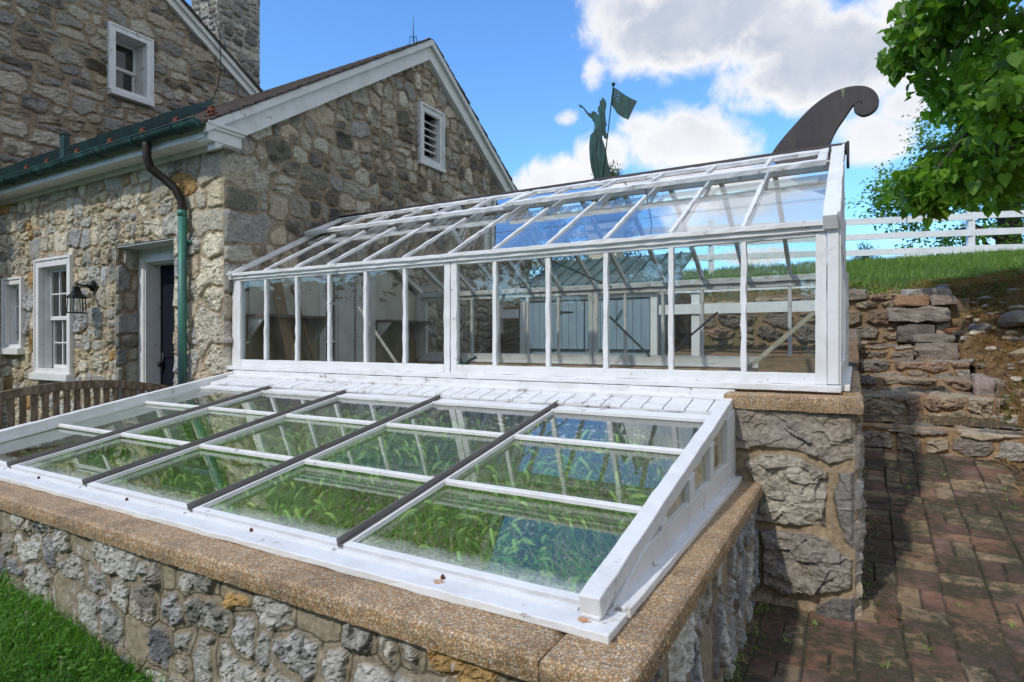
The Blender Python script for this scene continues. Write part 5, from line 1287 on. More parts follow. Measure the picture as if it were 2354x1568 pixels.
# loose stones on the bank
rg = np.random.default_rng(14)
def bank_rock(i, x, y, s_, colr=None, label=None, flat=.5):
    z = float(ground_z(np.array([x]), np.array([y]))[0]) + s_ * .12
    mb = MB(); rock(mb, (x, y, z), (s_, s_ * rg.uniform(.55, .9), s_ * flat), 500 + i, 2, 1.0, colr, rg.uniform(0, 3.1))
    o = finish('rock', mb, M_gstone)
    return tag(o, label or 'one of the small loose stones scattered on the dry bank right of the steps', 'rock', 'loose stones on the bank')
for i, (x, y, s_, cl, lb) in enumerate([(1.62, 8.65, .26, (.30, .26, .21), 'big pale boulder at the right edge of the photo, high on the bank'), (1.55, 8.1, .17, (.33, .27, .17), 'rounded tan boulder below the big pale one at the right edge'),
        (1.22, 7.55, .10, (.19, .195, .21), 'flat blue-grey slab lying above the step side boulder'), (.95, 9.3, .15, (.22, .20, .19), 'flat grey rock perched on top of the retaining wall'),
        (1.22, 6.75, .22, (.17, .155, .145), 'low dark rock half sunk in dry grass beside the brick landing'), (1.05, 8.95, .14, (.27, .12, .07), 'reddish-brown rock at the right end of the retaining wall'), (1.25, 8.7, .13, (.24, .22, .2), 'mid-grey rock between the retaining wall end and the rubble')]):
    bank_rock(i, x, y, s_, cl, lb)
for i in range(130):
    y = rg.uniform(7.0, 9.2); x = rg.uniform(1.10 if y < 8.4 else .98, .19 * y + .12)
    bank_rock(20 + i, x, y, rg.uniform(.025, .085), np.array([(.50, .43, .34), (.38, .36, .33), (.52, .39, .25), (.28, .26, .24)][rg.integers(4)]))
for i in range(24): bank_rock(160 + i, rg.uniform(-.1, 1.6), rg.uniform(9.15, 9.9), rg.uniform(.03, .08), np.array([.26, .23, .2]))

# ------------------------------------------------------------------ shed and fences behind
shed = thing('garden_shed', 'blue-grey board shed with double doors seen through the greenhouse glass', 'shed', (-3.5, 8.4, -.2))
S0, S1, SYF = -4.56, -2.43, 8.20
mb = MB()
for i in range(8): mb.box(S0 + .08 + i * .123, S0 + .08 + i * .123 + .118, SYF, SYF + .025, -.12, .60)
mb.box(S0 + .08, S0 + 1.06, SYF + .026, SYF + .04, -.12, .60)
dl = finish('door', mb, M_blueboard, shed, bevel=.002)
mb = MB()
for i in range(8): mb.box(S0 + 1.08 + i * .123, S0 + 1.08 + i * .123 + .118, SYF, SYF + .025, -.12, .60)
mb.box(S0 + 1.08, S0 + 2.05, SYF + .026, SYF + .04, -.12, .60)
drr = finish('door', mb, M_blueboard, shed, bevel=.002)
for o_, x0_, s_ in ((dl, -3.42, 1),):
    mb = MB(); mb.prism([(0, .43), (0, .62), (.07, .56), (.09, .54), (.26, .535), (.29, .525), (.26, .515), (.09, .51), (.07, .49)], (s_, 0, 0), (0, 0, 1), (0, -.008, 0), origin=(-3.95, SYF - .001, -.09)); finish('strap_hinge', mb, M_black, o_)
mb = MB(); mb.tube([(-3.0, SYF - .015, .30), (-2.93, SYF - .03, .40), (-2.90, SYF - .02, .45)], .008, 6); finish('latch', mb, M_black, drr)
mb = MB(); mb.box(S0 - .02, S0 + .075, SYF - .02, SYF + .05, -.3, .62); mb.box(S1 - .055, S1 + .04, SYF - .02, SYF + .05, -.3, .62); mb.box(S0 - .02, S1 + .04, SYF - .025, SYF + .05, .62, .70)
finish('door_frame', mb, M_fence, shed, bevel=.003)
mb = MB(); mb.prism([(SYF + .05, -.3), (SYF + .05, .72), (9.6, 1.34), (9.6, -.3)], (0, 1, 0), (0, 0, 1), (S1 + .03 - S0, 0, 0), origin=(S0, 0, 0)); finish('shed_wall', mb, M_blueboard, shed)
mb = MB(); 
for i in range(11):
    x = S0 - .12 + i * .225; mb.beam((x + .11, SYF - .10, .70), (x + .11, 9.7, 1.42), .22, .02); mb.beam((x, SYF - .10, .72), (x, 9.7, 1.44), .02, .035)
finish('shed_roof', mb, M_tealroof, shed)
# near board fence
nf = thing('board_fence', 'short white board fence just behind the greenhouse, beside the blue shed', 'fence', (-1.2, 8.2, -.2))
nf2 = thing('board_fence', 'short piece of white board fence left of the blue shed behind the glass', 'fence', (-4.85, 8.2, -.2))
for x in (-1.86, -.22): mb = MB(); mb.box(x - .055, x + .055, 8.16, 8.26, -.3, .80); finish('fence_post', mb, M_fence, nf, bevel=.004)
for z in (.43, .70): mb = MB(); wb(mb, (-2.35, 8.145, z), (-.16, 8.145, z), .025, .135 if z < .6 else .10, wob=.001); finish('rail', mb, M_fence, nf, bevel=.002)
for x in (-4.98, ): mb = MB(); mb.box(x - .05, x + .05, 8.16, 8.26, .12, .58); finish('fence_post', mb, M_fence, nf2, bevel=.004)
for z in (.43, ): mb = MB(); wb(mb, (-5.02, 8.145, z), (-4.585, 8.145, z), .025, .14, wob=.001); finish('rail', mb, M_fence, nf2, bevel=.002)
# far pasture fence on the hill
ff = thing('rail_fence', 'white three-rail pasture fence along the grassy hilltop', 'fence', (2.27, 16.9, 1.9))
fd = np.array([-.962, -.272]); f0 = np.array([2.27, 16.9])
for k in range(-3, 6):
    p = f0 + fd * 2.80 * k; mb = MB(); mb.beam((p[0], p[1], 1.5), (p[0], p[1], 2.99), .13, .13, up=(fd[0], fd[1], 0)); mb.lathe([(.105, 0), (.10, .02), (.01, .045)], (p[0], p[1], 2.99), 4, ang0=.785 + .27); finish('fence_post', mb, M_fence, ff)
    q = p + fd * 2.74; nr_ = np.array([-fd[1], fd[0]]); nr_ = nr_ * (-.08 if nr_[1] > 0 else .08)
    for z in (2.08, 2.45, 2.815):
        mb = MB(); a_ = p + nr_; b_ = q + nr_; dz = rg.normal(0, .008); wb(mb, (a_[0], a_[1], z), (b_[0], b_[1], z + dz), .03, .145, seg=6, wob=.002); finish('rail', mb, M_fence, ff)

# ------------------------------------------------------------------ copper statue with flag
ST = [(-5.039, 4.957), (-4.974, 4.947), (-4.917, 4.896), (-4.86, 4.817), (-4.804, 4.746), (-4.739, 4.719), (-4.728, 4.754), (-4.683, 4.757), (-4.636, 4.729), (-4.596, 4.676), (-4.572, 4.65), (-4.58, 4.71), (-4.599, 4.729), (-4.588, 4.764), (-4.593, 4.817), (-4.572, 4.828), (-4.549, 4.86), (-4.553, 4.95), (-4.522, 4.944), (-4.49, 5.007), (-4.447, 4.958), (-4.42, 4.886), (-4.419, 4.827), (-4.439, 4.728), (-4.439, 4.639), (-4.428, 4.519), (-4.404, 4.411), (-4.431, 4.416), (-4.428, 4.312), (-4.415, 4.244), (-4.384, 4.246), (-4.376, 4.171), (-4.415, 4.136), (-4.447, 4.153), (-4.47, 4.194), (-4.49, 4.213), (-4.512, 4.236), (-4.506, 4.164), (-4.462, 4.038), (-4.423, 3.899), (-4.4, 3.748), (-4.361, 3.55), (-4.307, 3.352), (-4.20, 2.80), (-4.15, 2.35), (-4.70, 2.35), (-4.69, 2.80), (-4.683, 3.106), (-4.683, 3.404), (-4.739, 3.576), (-4.771, 3.79), (-4.783, 4.016), (-4.779, 4.135), (-4.76, 4.267), (-4.723, 4.305), (-4.683, 4.335), (-4.663, 4.414), (-4.675, 4.513), (-4.707, 4.556), (-4.723, 4.604), (-4.787, 4.661), (-4.844, 4.739), (-4.901, 4.825), (-4.949, 4.89), (-4.99, 4.895), (-5.011, 4.919), (-4.977, 4.925)]
stt = thing('statue', 'green copper cut-out statue of a woman in a long gown raising a flag', 'statue', (-4.45, 11.5, 1.0))
cutout('figure', [ST], 11.49, 11.525, M_verdigris, stt)
for pts in ([(-4.60, 4.25), (-4.63, 3.95), (-4.60, 3.6), (-4.55, 3.2), (-4.52, 2.7), (-4.50, 2.4)], [(-4.52, 4.2), (-4.54, 3.9), (-4.49, 3.5), (-4.42, 3.1), (-4.36, 2.7), (-4.33, 2.4)], [(-4.68, 4.1), (-4.71, 3.8), (-4.66, 3.45), (-4.62, 3.0), (-4.61, 2.5)], [(-4.50, 4.85), (-4.52, 4.65), (-4.50, 4.45), (-4.47, 4.25)]):
    mb = MB(); mb.tube([(x, 11.488, z) for x, z in smoothpoly(pts)], [.004] + [.011] * (3 * (len(pts) - 1) - 1) + [.004], 6); finish('gown_fold', mb, M_verdigris, stt, smooth=True)
FL = [(-4.26, 5.162), (-4.168, 5.098), (-4.047, 4.985), (-3.911, 4.878), (-3.763, 4.78), (-3.852, 4.628), (-3.946, 4.444), (-4.077, 4.526), (-4.176, 4.611), (-4.23, 4.702), (-4.291, 4.802), (-4.284, 4.961)]
STARS = [(-4.234, 5.105), (-4.168, 5.047), (-4.208, 5.041), (-4.239, 5.04), (-4.12, 4.989), (-4.15, 4.985), (-4.179, 4.984), (-4.213, 4.98), (-4.248, 4.969), (-4.142, 4.925), (-4.168, 4.917), (-4.193, 4.912), (-4.164, 4.852)]
cutout('flag', [FL] + [[(x + .0105 * math.cos(a), z + .0125 * math.sin(a)) for a in np.linspace(0, 2 * math.pi, 9)[:-1]] for x, z in STARS], 11.495, 11.51, M_verdigris, stt)
mb = MB(); mb.tube([(-4.251, 11.48, 5.19), (-4.425, 11.48, 3.80), (-4.50, 11.48, 3.3)], .013, 8)
mb.lathe([(.002, -.04), (.030, -.028), (.040, 0), (.030, .028), (.002, .04)], (-4.25, 11.48, 5.215), 14); finish('flagpole', mb, M_verdigris, stt)
mb = MB(); mb.box(-4.72, -4.12, 11.3, 11.7, .7, 2.25); mb.box(-4.78, -4.06, 11.24, 11.76, 2.25, 2.36); finish('plinth', mb, M_gstone if False else M_plaster, stt, bevel=.01)

# ------------------------------------------------------------------ garden bench, seen from behind
bench = thing('garden_bench', 'weathered wooden garden bench with arched slatted back beyond the cold frame', 'garden bench', (-6.0, 2.65, -1.22))
BXB = -5.86
def arch(y): return -.345 - .105 * ((y - 2.62) / .78) ** 2
mb = MB(); ys = np.linspace(1.80, 3.40, 26)
for z_off, hh_ in ((0, .055),):
    vs = []; fs = []
    for i, y in enumerate(ys):
        for dx, dz in ((-.03, -.075), (.02, -.075), (.02, 0), (-.03, 0)): vs.append((BXB + dx + rg.normal(0, .001), y, arch(y) + dz + rg.normal(0, .001)))
    for i in range(len(ys) - 1):
        o_ = i * 4
        for q in range(4): fs.append((o_ + q, o_ + (q + 1) % 4, o_ + 4 + (q + 1) % 4, o_ + 4 + q))
    fs.append((3, 2, 1, 0)); o_ = (len(ys) - 1) * 4; fs.append((o_, o_ + 1, o_ + 2, o_ + 3)); mb.add(vs, fs)
finish('top_rail', mb, M_benchwood, bench, bevel=.005)
for y in np.arange(1.885, 3.36, .078):
    mb = MB(); wb(mb, (BXB - .005, y, -.80), (BXB - .005, y, arch(y) - .072), .046, .016, up=(1, 0, 0), seg=4, wob=.0008); finish('slat', mb, M_benchwood, bench)
for y in (1.80, 3.40):
    mb = MB(); mb.box(BXB - .035, BXB + .02, y - .03, y + .03, -1.22, arch(y) + .0); finish('leg', mb, M_benchwood, bench, bevel=.004)
    mb = MB(); mb.box(BXB - .58, BXB - .52, y - .03, y + .03, -1.22, -.60); finish('leg', mb, M_benchwood, bench, bevel=.004)
    mb = MB(); mb.box(BXB - .60, BXB - .036, y - .035, y + .035, -.599, -.57); finish('armrest', mb, M_benchwood, bench, bevel=.004)
mb = MB(); mb.box(BXB - .03, BXB + .015, 1.83, 3.37, -.86, -.80); finish('lower_rail', mb, M_benchwood, bench)
mb = MB()
for k in range(6): mb.box(BXB - .56 + k * .088, BXB - .56 + k * .088 + .072, 1.78, 3.42, -.82, -.80)
finish('seat', mb, M_benchwood, bench)

# ------------------------------------------------------------------ foliage tools
def scatter(mb, TV, TF, pos, rotm, scale, colr):
    """copy a small template many times; rotm (n,3,3), scale (n,) or (n,3)"""
    TV = np.asarray(TV, float); n = len(pos); k = len(TV)
    sc_ = scale[:, None, None] if scale.ndim == 1 else scale[:, None, :]
    V = np.einsum('nij,nkj->nki', rotm, TV[None] * sc_) + pos[:, None, :]
    for q in sorted(set(len(f) for f in TF)):
        Fq = np.array([f for f in TF if len(f) == q]); F = (Fq[None] + (np.arange(n) * k)[:, None, None]).reshape(-1, q)
        if q == sorted(set(len(f) for f in TF))[0]: base_n = mb.n; mb.add(V.reshape(-1, 3), F, np.repeat(colr, k, axis=0))
        else: mb.f.append(F + base_n)
def rotations(rg_, n, droop=0.0, spread=1.0, yaw=None):
    yaw = rg_.uniform(0, 2 * math.pi, n) if yaw is None else yaw
    pit = rg_.normal(droop, .5 * spread, n); rol = rg_.normal(0, .5 * spread, n)
    cy_, sy_ = np.cos(yaw), np.sin(yaw); cp_, sp_ = np.cos(pit), np.sin(pit); cr_, sr_ = np.cos(rol), np.sin(rol)
    Z = np.zeros(n); O_ = np.ones(n)
    Rz = np.stack([np.stack([cy_, -sy_, Z], -1), np.stack([sy_, cy_, Z], -1), np.stack([Z, Z, O_], -1)], -2)
    Rx = np.stack([np.stack([O_, Z, Z], -1), np.stack([Z, cp_, -sp_], -1), np.stack([Z, sp_, cp_], -1)], -2)
    Ry = np.stack([np.stack([cr_, Z, sr_], -1), np.stack([Z, O_, Z], -1), np.stack([-sr_, Z, cr_], -1)], -2)
    return Rz @ Rx @ Ry
def blades(mb, pos, hgt, wid, bend, rg_, seg=3, colr=None, lean=None):
    """curved tapering grass blades"""
    n = len(pos); ya = rg_.uniform(0, 2 * math.pi, n) if lean is None else lean
    dx, dy = np.cos(ya), np.sin(ya); V = []
    sa = rg_.uniform(0, math.pi, n); sx_, sy_ = np.cos(sa), np.sin(sa)
    for i in range(seg + 1):
        t = i / seg
        out = bend * hgt * t ** 2; z = hgt * (t - .35 * bend * t ** 2.5)
        ww = wid * (1 - t ** 1.6) * .5
        cx_ = pos[:, 0] + dx * out; cy_ = pos[:, 1] + dy * out; cz_ = pos[:, 2] + z
        if i < seg: V.append(np.stack([cx_ - sx_ * ww, cy_ - sy_ * ww, cz_], -1)); V.append(np.stack([cx_ + sx_ * ww, cy_ + sy_ * ww, cz_], -1))
        else: V.append(np.stack([cx_, cy_, cz_], -1))
    k = len(V); V = np.stack(V, 1).reshape(-1, 3); base_ = np.arange(n)[:, None] * k
    Q = np.concatenate([base_ + np.array([[2 * i, 2 * i + 1, 2 * i + 3, 2 * i + 2]]) for i in range(seg - 1)]) if seg > 1 else None
    T = base_ + np.array([[2 * seg - 2, 2 * seg - 1, 2 * seg]])
    if colr is None: c_ = rg_.random(n); colr = np.stack([c_, c_, c_], -1)
    b0 = mb.n; mb.add(V, T, np.repeat(colr, k, axis=0))
    if Q is not None: mb.f.append(Q + b0)
def r3(rg_, n, a=0., b=1.): c_ = rg_.uniform(a, b, n); return np.stack([c_, c_, c_], -1)

# lawn at lower left
rg = np.random.default_rng(21); mb = MB(); n = 30000
px_ = rg.uniform(-5.2, -1.2, n); py_ = rg.uniform(.1, 1.36, n); pz_ = ground_z(px_, py_)
cl = fbm(px_ * 3, py_ * 3, 8, 3)
blades(mb, np.stack([px_, py_, pz_], -1), rg.uniform(.04, .115, n) * (.6 + cl), rg.uniform(.003, .0065, n), rg.uniform(.2, 1.1, n), rg, 3, r3(rg, n) * (.3 + cl[:, None]))
o = finish('lawn_grass', mb, M_grass); o['kind'] = 'stuff'; o['label'] = 'short green lawn grass at the lower left below the cold frame wall'
mb = MB(); n = 5200; px_ = rg.uniform(-4.6, -1.6, n); py_ = rg.uniform(.3, 1.34, n); k_ = fbm(px_ * 4, py_ * 4, 18, 3) > .5; px_, py_ = px_[k_], py_[k_]; n = len(px_)
TVc = [(0, 0, 0), (.5, .35, .1), (.62, .9, .05), (0, 1.15, 0), (-.62, .9, .05), (-.5, .35, .1)]; TFc = [(0, 1, 2, 3), (0, 3, 4, 5)]
scatter(mb, TVc, TFc, np.stack([px_, py_, ground_z(px_, py_) + rg.uniform(.02, .07, n)], -1), rotations(rg, n, 0, .6), rg.uniform(.010, .022, n), r3(rg, n, 0, .7))
o = finish('clover', mb, M_grass); o['kind'] = 'stuff'; o['label'] = 'clover leaves mixed into the lower-left lawn'
mb = MB(); n = 26
fx_ = rg.uniform(-4.1, -2.4, n); fy_ = rg.uniform(.8, 1.33, n)
for x, y in zip(fx_, fy_):
    z = float(ground_z(np.array([x]), np.array([y]))[0]) + rg.uniform(.06, .10)
    for q in range(14):
        a, b_ = rg.uniform(0, 6.28), rg.uniform(0, 1.5); d = np.array([math.cos(a) * math.cos(b_), math.sin(a) * math.cos(b_), math.sin(b_)]) * .009
        mb.tube([(x, y, z), tuple(np.array([x, y, z]) + d)], [.002, .001], 4)
    mb.tube([(x, y, z - .08), (x, y, z)], .001, 4)
o = finish('clover_flowers', mb, M_flower); o['kind'] = 'stuff'; o['label'] = 'tiny white clover heads in the lower-left lawn'

# hill grass, dry grass on the bank
mb = MB(); n = 42000; py_ = 9.3 + 7.9 * rg.random(n) ** .8; px_ = rg.uniform(-7.5, 4.5, n)
keep_ = (px_ > -1.2) | (rg.random(n) < .45); px_, py_ = px_[keep_], py_[keep_]; edge = sstep(9.6, 10.6, py_ + (fbm(px_ * 2, py_ * 2, 4, 3) - .5) * 1.6); k_ = rg.random(len(px_)) < edge; px_, py_ = px_[k_], py_[k_]; n = len(px_)
blades(mb, np.stack([px_, py_, ground_z(px_, py_) - .01], -1), rg.uniform(.08, .20, n), rg.uniform(.008, .018, n), rg.uniform(.1, .8, n), rg, 2, r3(rg, n))
n = 14000; py_ = rg.uniform(1.5, 9.5, n); px_ = rg.uniform(2.2, 6.5, n); k_ = rg.random(n) < sstep(2.2, 3.4, px_ + (fbm(px_ * 2, py_ * 2, 62, 3) - .5)); px_, py_ = px_[k_], py_[k_]; n = len(px_)
blades(mb, np.stack([px_, py_, ground_z(px_, py_) - .01], -1), rg.uniform(.05, .12, n), rg.uniform(.006, .012, n), rg.uniform(.2, 1.0, n), rg, 2, r3(rg, n))
o = finish('hill_grass', mb, M_hillgrass); o['kind'] = 'stuff'; o['label'] = 'long green grass on the hill behind the retaining wall'
mb = MB(); n = 60000; py_ = rg.uniform(4.4, 10.6, n); px_ = np.where(rg.random(n) < .72, np.minimum(rg.uniform(.7, 2.4, n), 9) + np.abs(rg.normal(0, .35, n)) * (rg.random(n) < .4), rg.uniform(-5, .8, n))
bankm = ((px_ > 1.12 + .25 * (vnoise(py_ * 3, py_ * 0, 5) - .5)) & (py_ < 9.2)) | ((py_ > 9.05)); px_, py_ = px_[bankm], py_[bankm]; n = len(px_)
blades(mb, np.stack([px_, py_, ground_z(px_, py_) + .002], -1), rg.uniform(.04, .14, n), rg.uniform(.006, .013, n), rg.uniform(1.0, 2.3, n), rg, 3, r3(rg, n))
n = 1500; px_ = rg.uniform(0.0, 1.1, n); py_ = np.concatenate([rg.uniform(6.6, 7.3, n // 2), rg.uniform(7.75, 8.7, n - n // 2)]); pz_ = np.where(py_ < 7.35, -.765, np.interp(py_, [7.75, 8.1, 8.15, 8.5, 8.6], [-.55, -.4, -.395, -.23, -.06]))
blades(mb, np.stack([px_, py_, pz_], -1), rg.uniform(.02, .06, n), rg.uniform(.003, .006, n), rg.uniform(1, 2, n), rg, 2, r3(rg, n))
o = finish('dry_grass', mb, M_drygrass); o['kind'] = 'stuff'; o['label'] = 'tan dry grass and straw covering the bank beside the steps'
mb = MB(); n = 22000; py_ = rg.uniform(5.5, 10.2, n); px_ = rg.uniform(-.3, 3.2, n); k_ = (fbm(px_ * 2.2, py_ * 2.2, 31, 3) > .52) & ((px_ > 1.2) | (py_ > 9.1)); px_, py_ = px_[k_], py_[k_]; n = len(px_)
scatter(mb, TVc, TFc, np.stack([px_, py_, ground_z(px_, py_) + rg.uniform(.0, .08, n)], -1), rotations(rg, n, 0, .8), rg.uniform(.014, .034, n), r3(rg, n, 0, 1))
o = finish('bank_weeds', mb, M_hillgrass); o['kind'] = 'stuff'; o['label'] = 'low green weeds in patches on the bank'
mb = MB(); n = 700; px_ = rg.choice([-.49, -.49, .03, 1.2], n) + np.abs(rg.normal(0, .05, n)); py_ = np.where(px_ < -.2, rg.uniform(2.2, 3.62, n), rg.uniform(3.7, 6.3, n)); 
blades(mb, np.stack([px_, py_, path_z(py_) + .0], -1), rg.uniform(.02, .06, n), rg.uniform(.002, .005, n), rg.uniform(.5, 1.5, n), rg, 2, r3(rg, n))
for q in range(45):
    cx_, cy_ = rg.uniform(-.4, 1.3), rg.uniform(2.2, 6.0)
    if cx_ < .05 and cy_ > 3.6: continue
    m_ = 9; blades(mb, np.stack([cx_ + rg.normal(0, .012, m_), cy_ + rg.normal(0, .012, m_), np.full(m_, float(path_z(cy_)) + .01)], -1), rg.uniform(.015, .04, m_), rg.uniform(.003, .006, m_), rg.uniform(.6, 1.5, m_), rg, 2, r3(rg, m_))
o = finish('path_weeds', mb, M_weed); o['kind'] = 'stuff'; o['label'] = 'tiny weeds growing in the brick joints of the path'

# weeds in the cold frame
mb = MB(); n = 21000
px_ = rg.uniform(-5.25, -.72, n); py_ = rg.uniform(1.68, 3.6, n); h_ = (cz(py_) - (-1.17)) * rg.uniform(.45, 1.02, n)
bend = rg.uniform(.25, 1.1, n); h_ = h_ / (1 - .30 * bend)
dens_ = fbm(px_ * 1.5, py_ * 1.5, 71, 3); kk = rg.random(n) < np.where(px_ > -2.3, .55, 1.0) * (.6 + .6 * dens_); px_, py_, h_, bend = px_[kk], py_[kk], h_[kk], bend[kk]; n = len(px_)
h_ = np.minimum(h_, (cz(py_) + 1.17 - .11 - .10 * bend) / (1 - .35 * bend))
lean = np.where(rg.random(n) < .6, rg.normal(-.3, .9, n), rg.uniform(0, 6.28, n)); lean = np.where(px_ > -1.45, math.pi + rg.normal(0, .7, n), np.where(px_ < -4.8, rg.normal(0, .6, n), lean)); lean = np.where((py_ < 1.95) & (np.abs(np.sin(lean)) > .2), np.abs(lean), lean); bend = np.where((py_ > 3.3) | (py_ < 1.95), bend * .4, bend)
blades(mb, np.stack([px_, py_, np.full(n, -1.17)], -1), h_, rg.uniform(.006, .015, n), bend, rg, 5, r3(rg, n), lean)
# seed heads: drooping fuzzy spikes
for q in range(620):
    x, y = rg.uniform(-5.1, -1.0), rg.uniform(1.8, 3.45); 
    if x > -2.2 and rg.random() < .6: continue
    L_ = rg.uniform(.05, .085); zt_ = cz(y) - rg.uniform(.05, .16); a = rg.normal(-.3, 1.0); dx, dy = math.cos(a), math.sin(a)
    pts = [(x + dx * L_ * t, y + dy * L_ * t, zt_ - L_ * .9 * t ** 2 + .02 * t) for t in np.linspace(0, 1, 5)]
    mb.tube(pts, [.003, .008, .009, .0075, .002], 6, c=np.array([.85, .85, .85]) if rg.random() < .7 else np.array([1.0, 1, 1]))
    mb.tube([(x - dx * .08, y - dy * .08, zt_ - .25), (x, y, zt_)], [.0015, .001], 3, c=np.array([.4, .4, .4]))
n = 7000; px_ = rg.uniform(-5.2, -.74, n); py_ = rg.uniform(1.7, 3.5, n); pz_ = cz(py_) - .05 - rg.random(n) * .22; k_ = fbm(px_ * 3, py_ * 3, 191, 3) > .52; px_, py_, pz_ = px_[k_], py_[k_], pz_[k_]; n = len(px_)
scatter(mb, [(0, 0, 0), (.22, .35, .06), (.16, .75, .0), (0, 1.1, -.12), (-.16, .75, .0), (-.22, .35, .06)], [(0, 1, 2, 3), (0, 3, 4, 5)], np.stack([px_, py_, pz_], -1), rotations(rg, n, -.2, .9), rg.uniform(.03, .075, n), r3(rg, n, .0, .8))
o = finish('foxtail_weeds', mb, M_weed); o['kind'] = 'stuff'; o['label'] = 'dense green foxtail grass and weeds growing under the cold frame glass'
mb = MB(); n = 2600; px_ = np.concatenate([rg.uniform(-2.9, -.72, n // 2), rg.uniform(-5.2, -.72, n - n // 2)]); py_ = rg.uniform(1.68, 3.5, n); h_ = (cz(py_) + 1.19) * rg.uniform(.5, .98, n)
blades(mb, np.stack([px_, py_, np.full(n, -1.17)], -1), h_, rg.uniform(.003, .007, n), rg.uniform(.05, .5, n), rg, 4, r3(rg, n))
n = 9000; px_ = np.concatenate([rg.uniform(-2.4, -.74, 6000), rg.uniform(-5, -.74, 3000)]); py_ = rg.uniform(1.7, 3.5, n); pz_ = cz(py_) - .06 - rg.random(n) ** 1.3 * .30
k_ = fbm(px_ * 9, py_ * 9, 91, 2) > .5; px_, py_, pz_ = px_[k_], py_[k_], pz_[k_]; n = len(px_)
scatter(mb, [(0, 0, 0), (.4, .5, .1), (0, 1, 0), (-.4, .5, -.1)], [(0, 1, 2, 3)], np.stack([px_, py_, pz_], -1), rotations(rg, n, 0, 1.6), rg.uniform(.008, .022, n), r3(rg, n))
o = finish('withered_stalks', mb, M_drystalk); o['kind'] = 'stuff'; o['label'] = 'withered brown stalks and seed tufts under the right-hand panes of the cold frame'
mb = MB(); rgf = np.random.default_rng(5)
for q in range(130):
    x, y = rgf.uniform(-2.75, -1.0), rgf.uniform(3.02, 3.40); z = cz(y) - rgf.uniform(.03, .10); r_ = rgf.uniform(.012, .026)
    pts = [(x + r_ * rgf.uniform(.6, 1.2) * math.cos(a), y + r_ * rgf.uniform(.6, 1.2) * math.sin(a), z + rgf.normal(0, .003)) for a in np.linspace(0, 6.28, 9)[:-1]]
    mb.add([(x, y, z - .006)] + pts, [(0, i + 1, (i + 1) % 8 + 1) for i in range(8)], np.array([rgf.random()] * 3)); mb.tube([(x + rgf.normal(0, .03), y, z - .35), (x, y, z - .006)], .0015, 3, c=np.array([.2, .2, .2]))
o = finish('pale_flower_heads', mb, M_flower); o['kind'] = 'stuff'; o['label'] = 'flat dried white flower heads under the top panes of the cold frame'
rgs = np.random.default_rng(12)
for q, (x, y) in enumerate([(-1.95, 2.45), (-1.55, 2.65), (-1.25, 2.40), (-1.0, 2.75), (-1.45, 1.95)]):
    mb = MB(); m_ = 15
    lns = math.pi + rgs.normal(0, 1.3, m_) * (1 if x < -1.2 else .5); P0 = np.stack([x + rgs.normal(0, .03, m_), y + rgs.normal(0, .03, m_), np.full(m_, -1.17)], -1); hh_ = (cz(y) + 1.10) * rgs.uniform(.85, 1.05, m_) / .82
    blades(mb, P0, hh_, rgs.uniform(.018, .028, m_), rgs.uniform(.35, .55, m_), rgs, 7, r3(rgs, m_), lns)
    tag(finish('strap_leaf_plant', mb, M_strapleaf), 'yellowing strap-leaved clump arching under the right-hand cold frame panes', 'plant', 'strap-leaved clumps in the cold frame')

# ------------------------------------------------------------------ trees
def limb(mb, pts, r0, r1, sides=8):
    pts = [np.array(p, float) for p in pts]; out = []
    for i in range(len(pts) - 1):
        for k in range(4): out.append(pts[i] * (1 - k / 4) + pts[i + 1] * (k / 4))
    out.append(pts[-1]); n = len(out); rr = [r0 + (r1 - r0) * i / (n - 1) for i in range(n)]
    mb.tube(out, rr, sides)
HEART = [(0, 0, 0), (.22, -.08, .03), (.46, .10, .05), (.44, .42, .02), (.24, .78, -.05), (0, 1.08, -.14), (-.24, .78, -.05), (-.44, .42, .02), (-.46, .10, .05), (-.22, -.08, .03), (0, .38, -.05)]
HF = [(0, 1, 10), (1, 2, 10), (2, 3, 10), (3, 4, 10), (4, 5, 10), (5, 6, 10), (6, 7, 10), (7, 8, 10), (8, 9, 10), (9, 0, 10)]
tr1 = thing('broadleaf_tree', 'near tree with big heart-shaped leaves hanging in from the top right', 'tree', (4.2, 8.4, -1.0))
rg = np.random.default_rng(55)
tk = MB(); limb(tk, [(4.2, 8.4, -1.4), (4.15, 8.35, 1.0), (3.9, 8.2, 3.0), (3.7, 8.1, 5.5), (3.5, 8.0, 7.5)], .26, .10, 12)
A = np.array
mains = [[(3.95, 8.25, 2.6), (2.6, 8.1, 3.35), (1.477, 7.78, 2.657), (1.10, 7.56, 2.27), (.72, 7.35, 1.74)],
         [(3.8, 8.15, 4.2), (2.6, 7.7, 4.5), (1.4, 7.4, 3.9), (.55, 7.1, 3.35)], [(3.9, 8.2, 2.6), (2.8, 7.9, 2.6), (1.9, 7.8, 2.2), (1.2, 7.4, 1.75)],
         [(2.6, 8.1, 3.35), (1.9, 7.7, 2.6), (1.5, 7.5, 2.1), (1.05, 7.3, 1.55)], [(3.9, 8.2, 3.6), (3.0, 8.9, 3.9), (2.0, 9.0, 3.5), (1.6, 8.8, 2.9)], [(3.6, 8.0, 5.0), (2.6, 7.0, 5.3), (1.6, 6.4, 4.6), (.9, 6.3, 4.0)]]
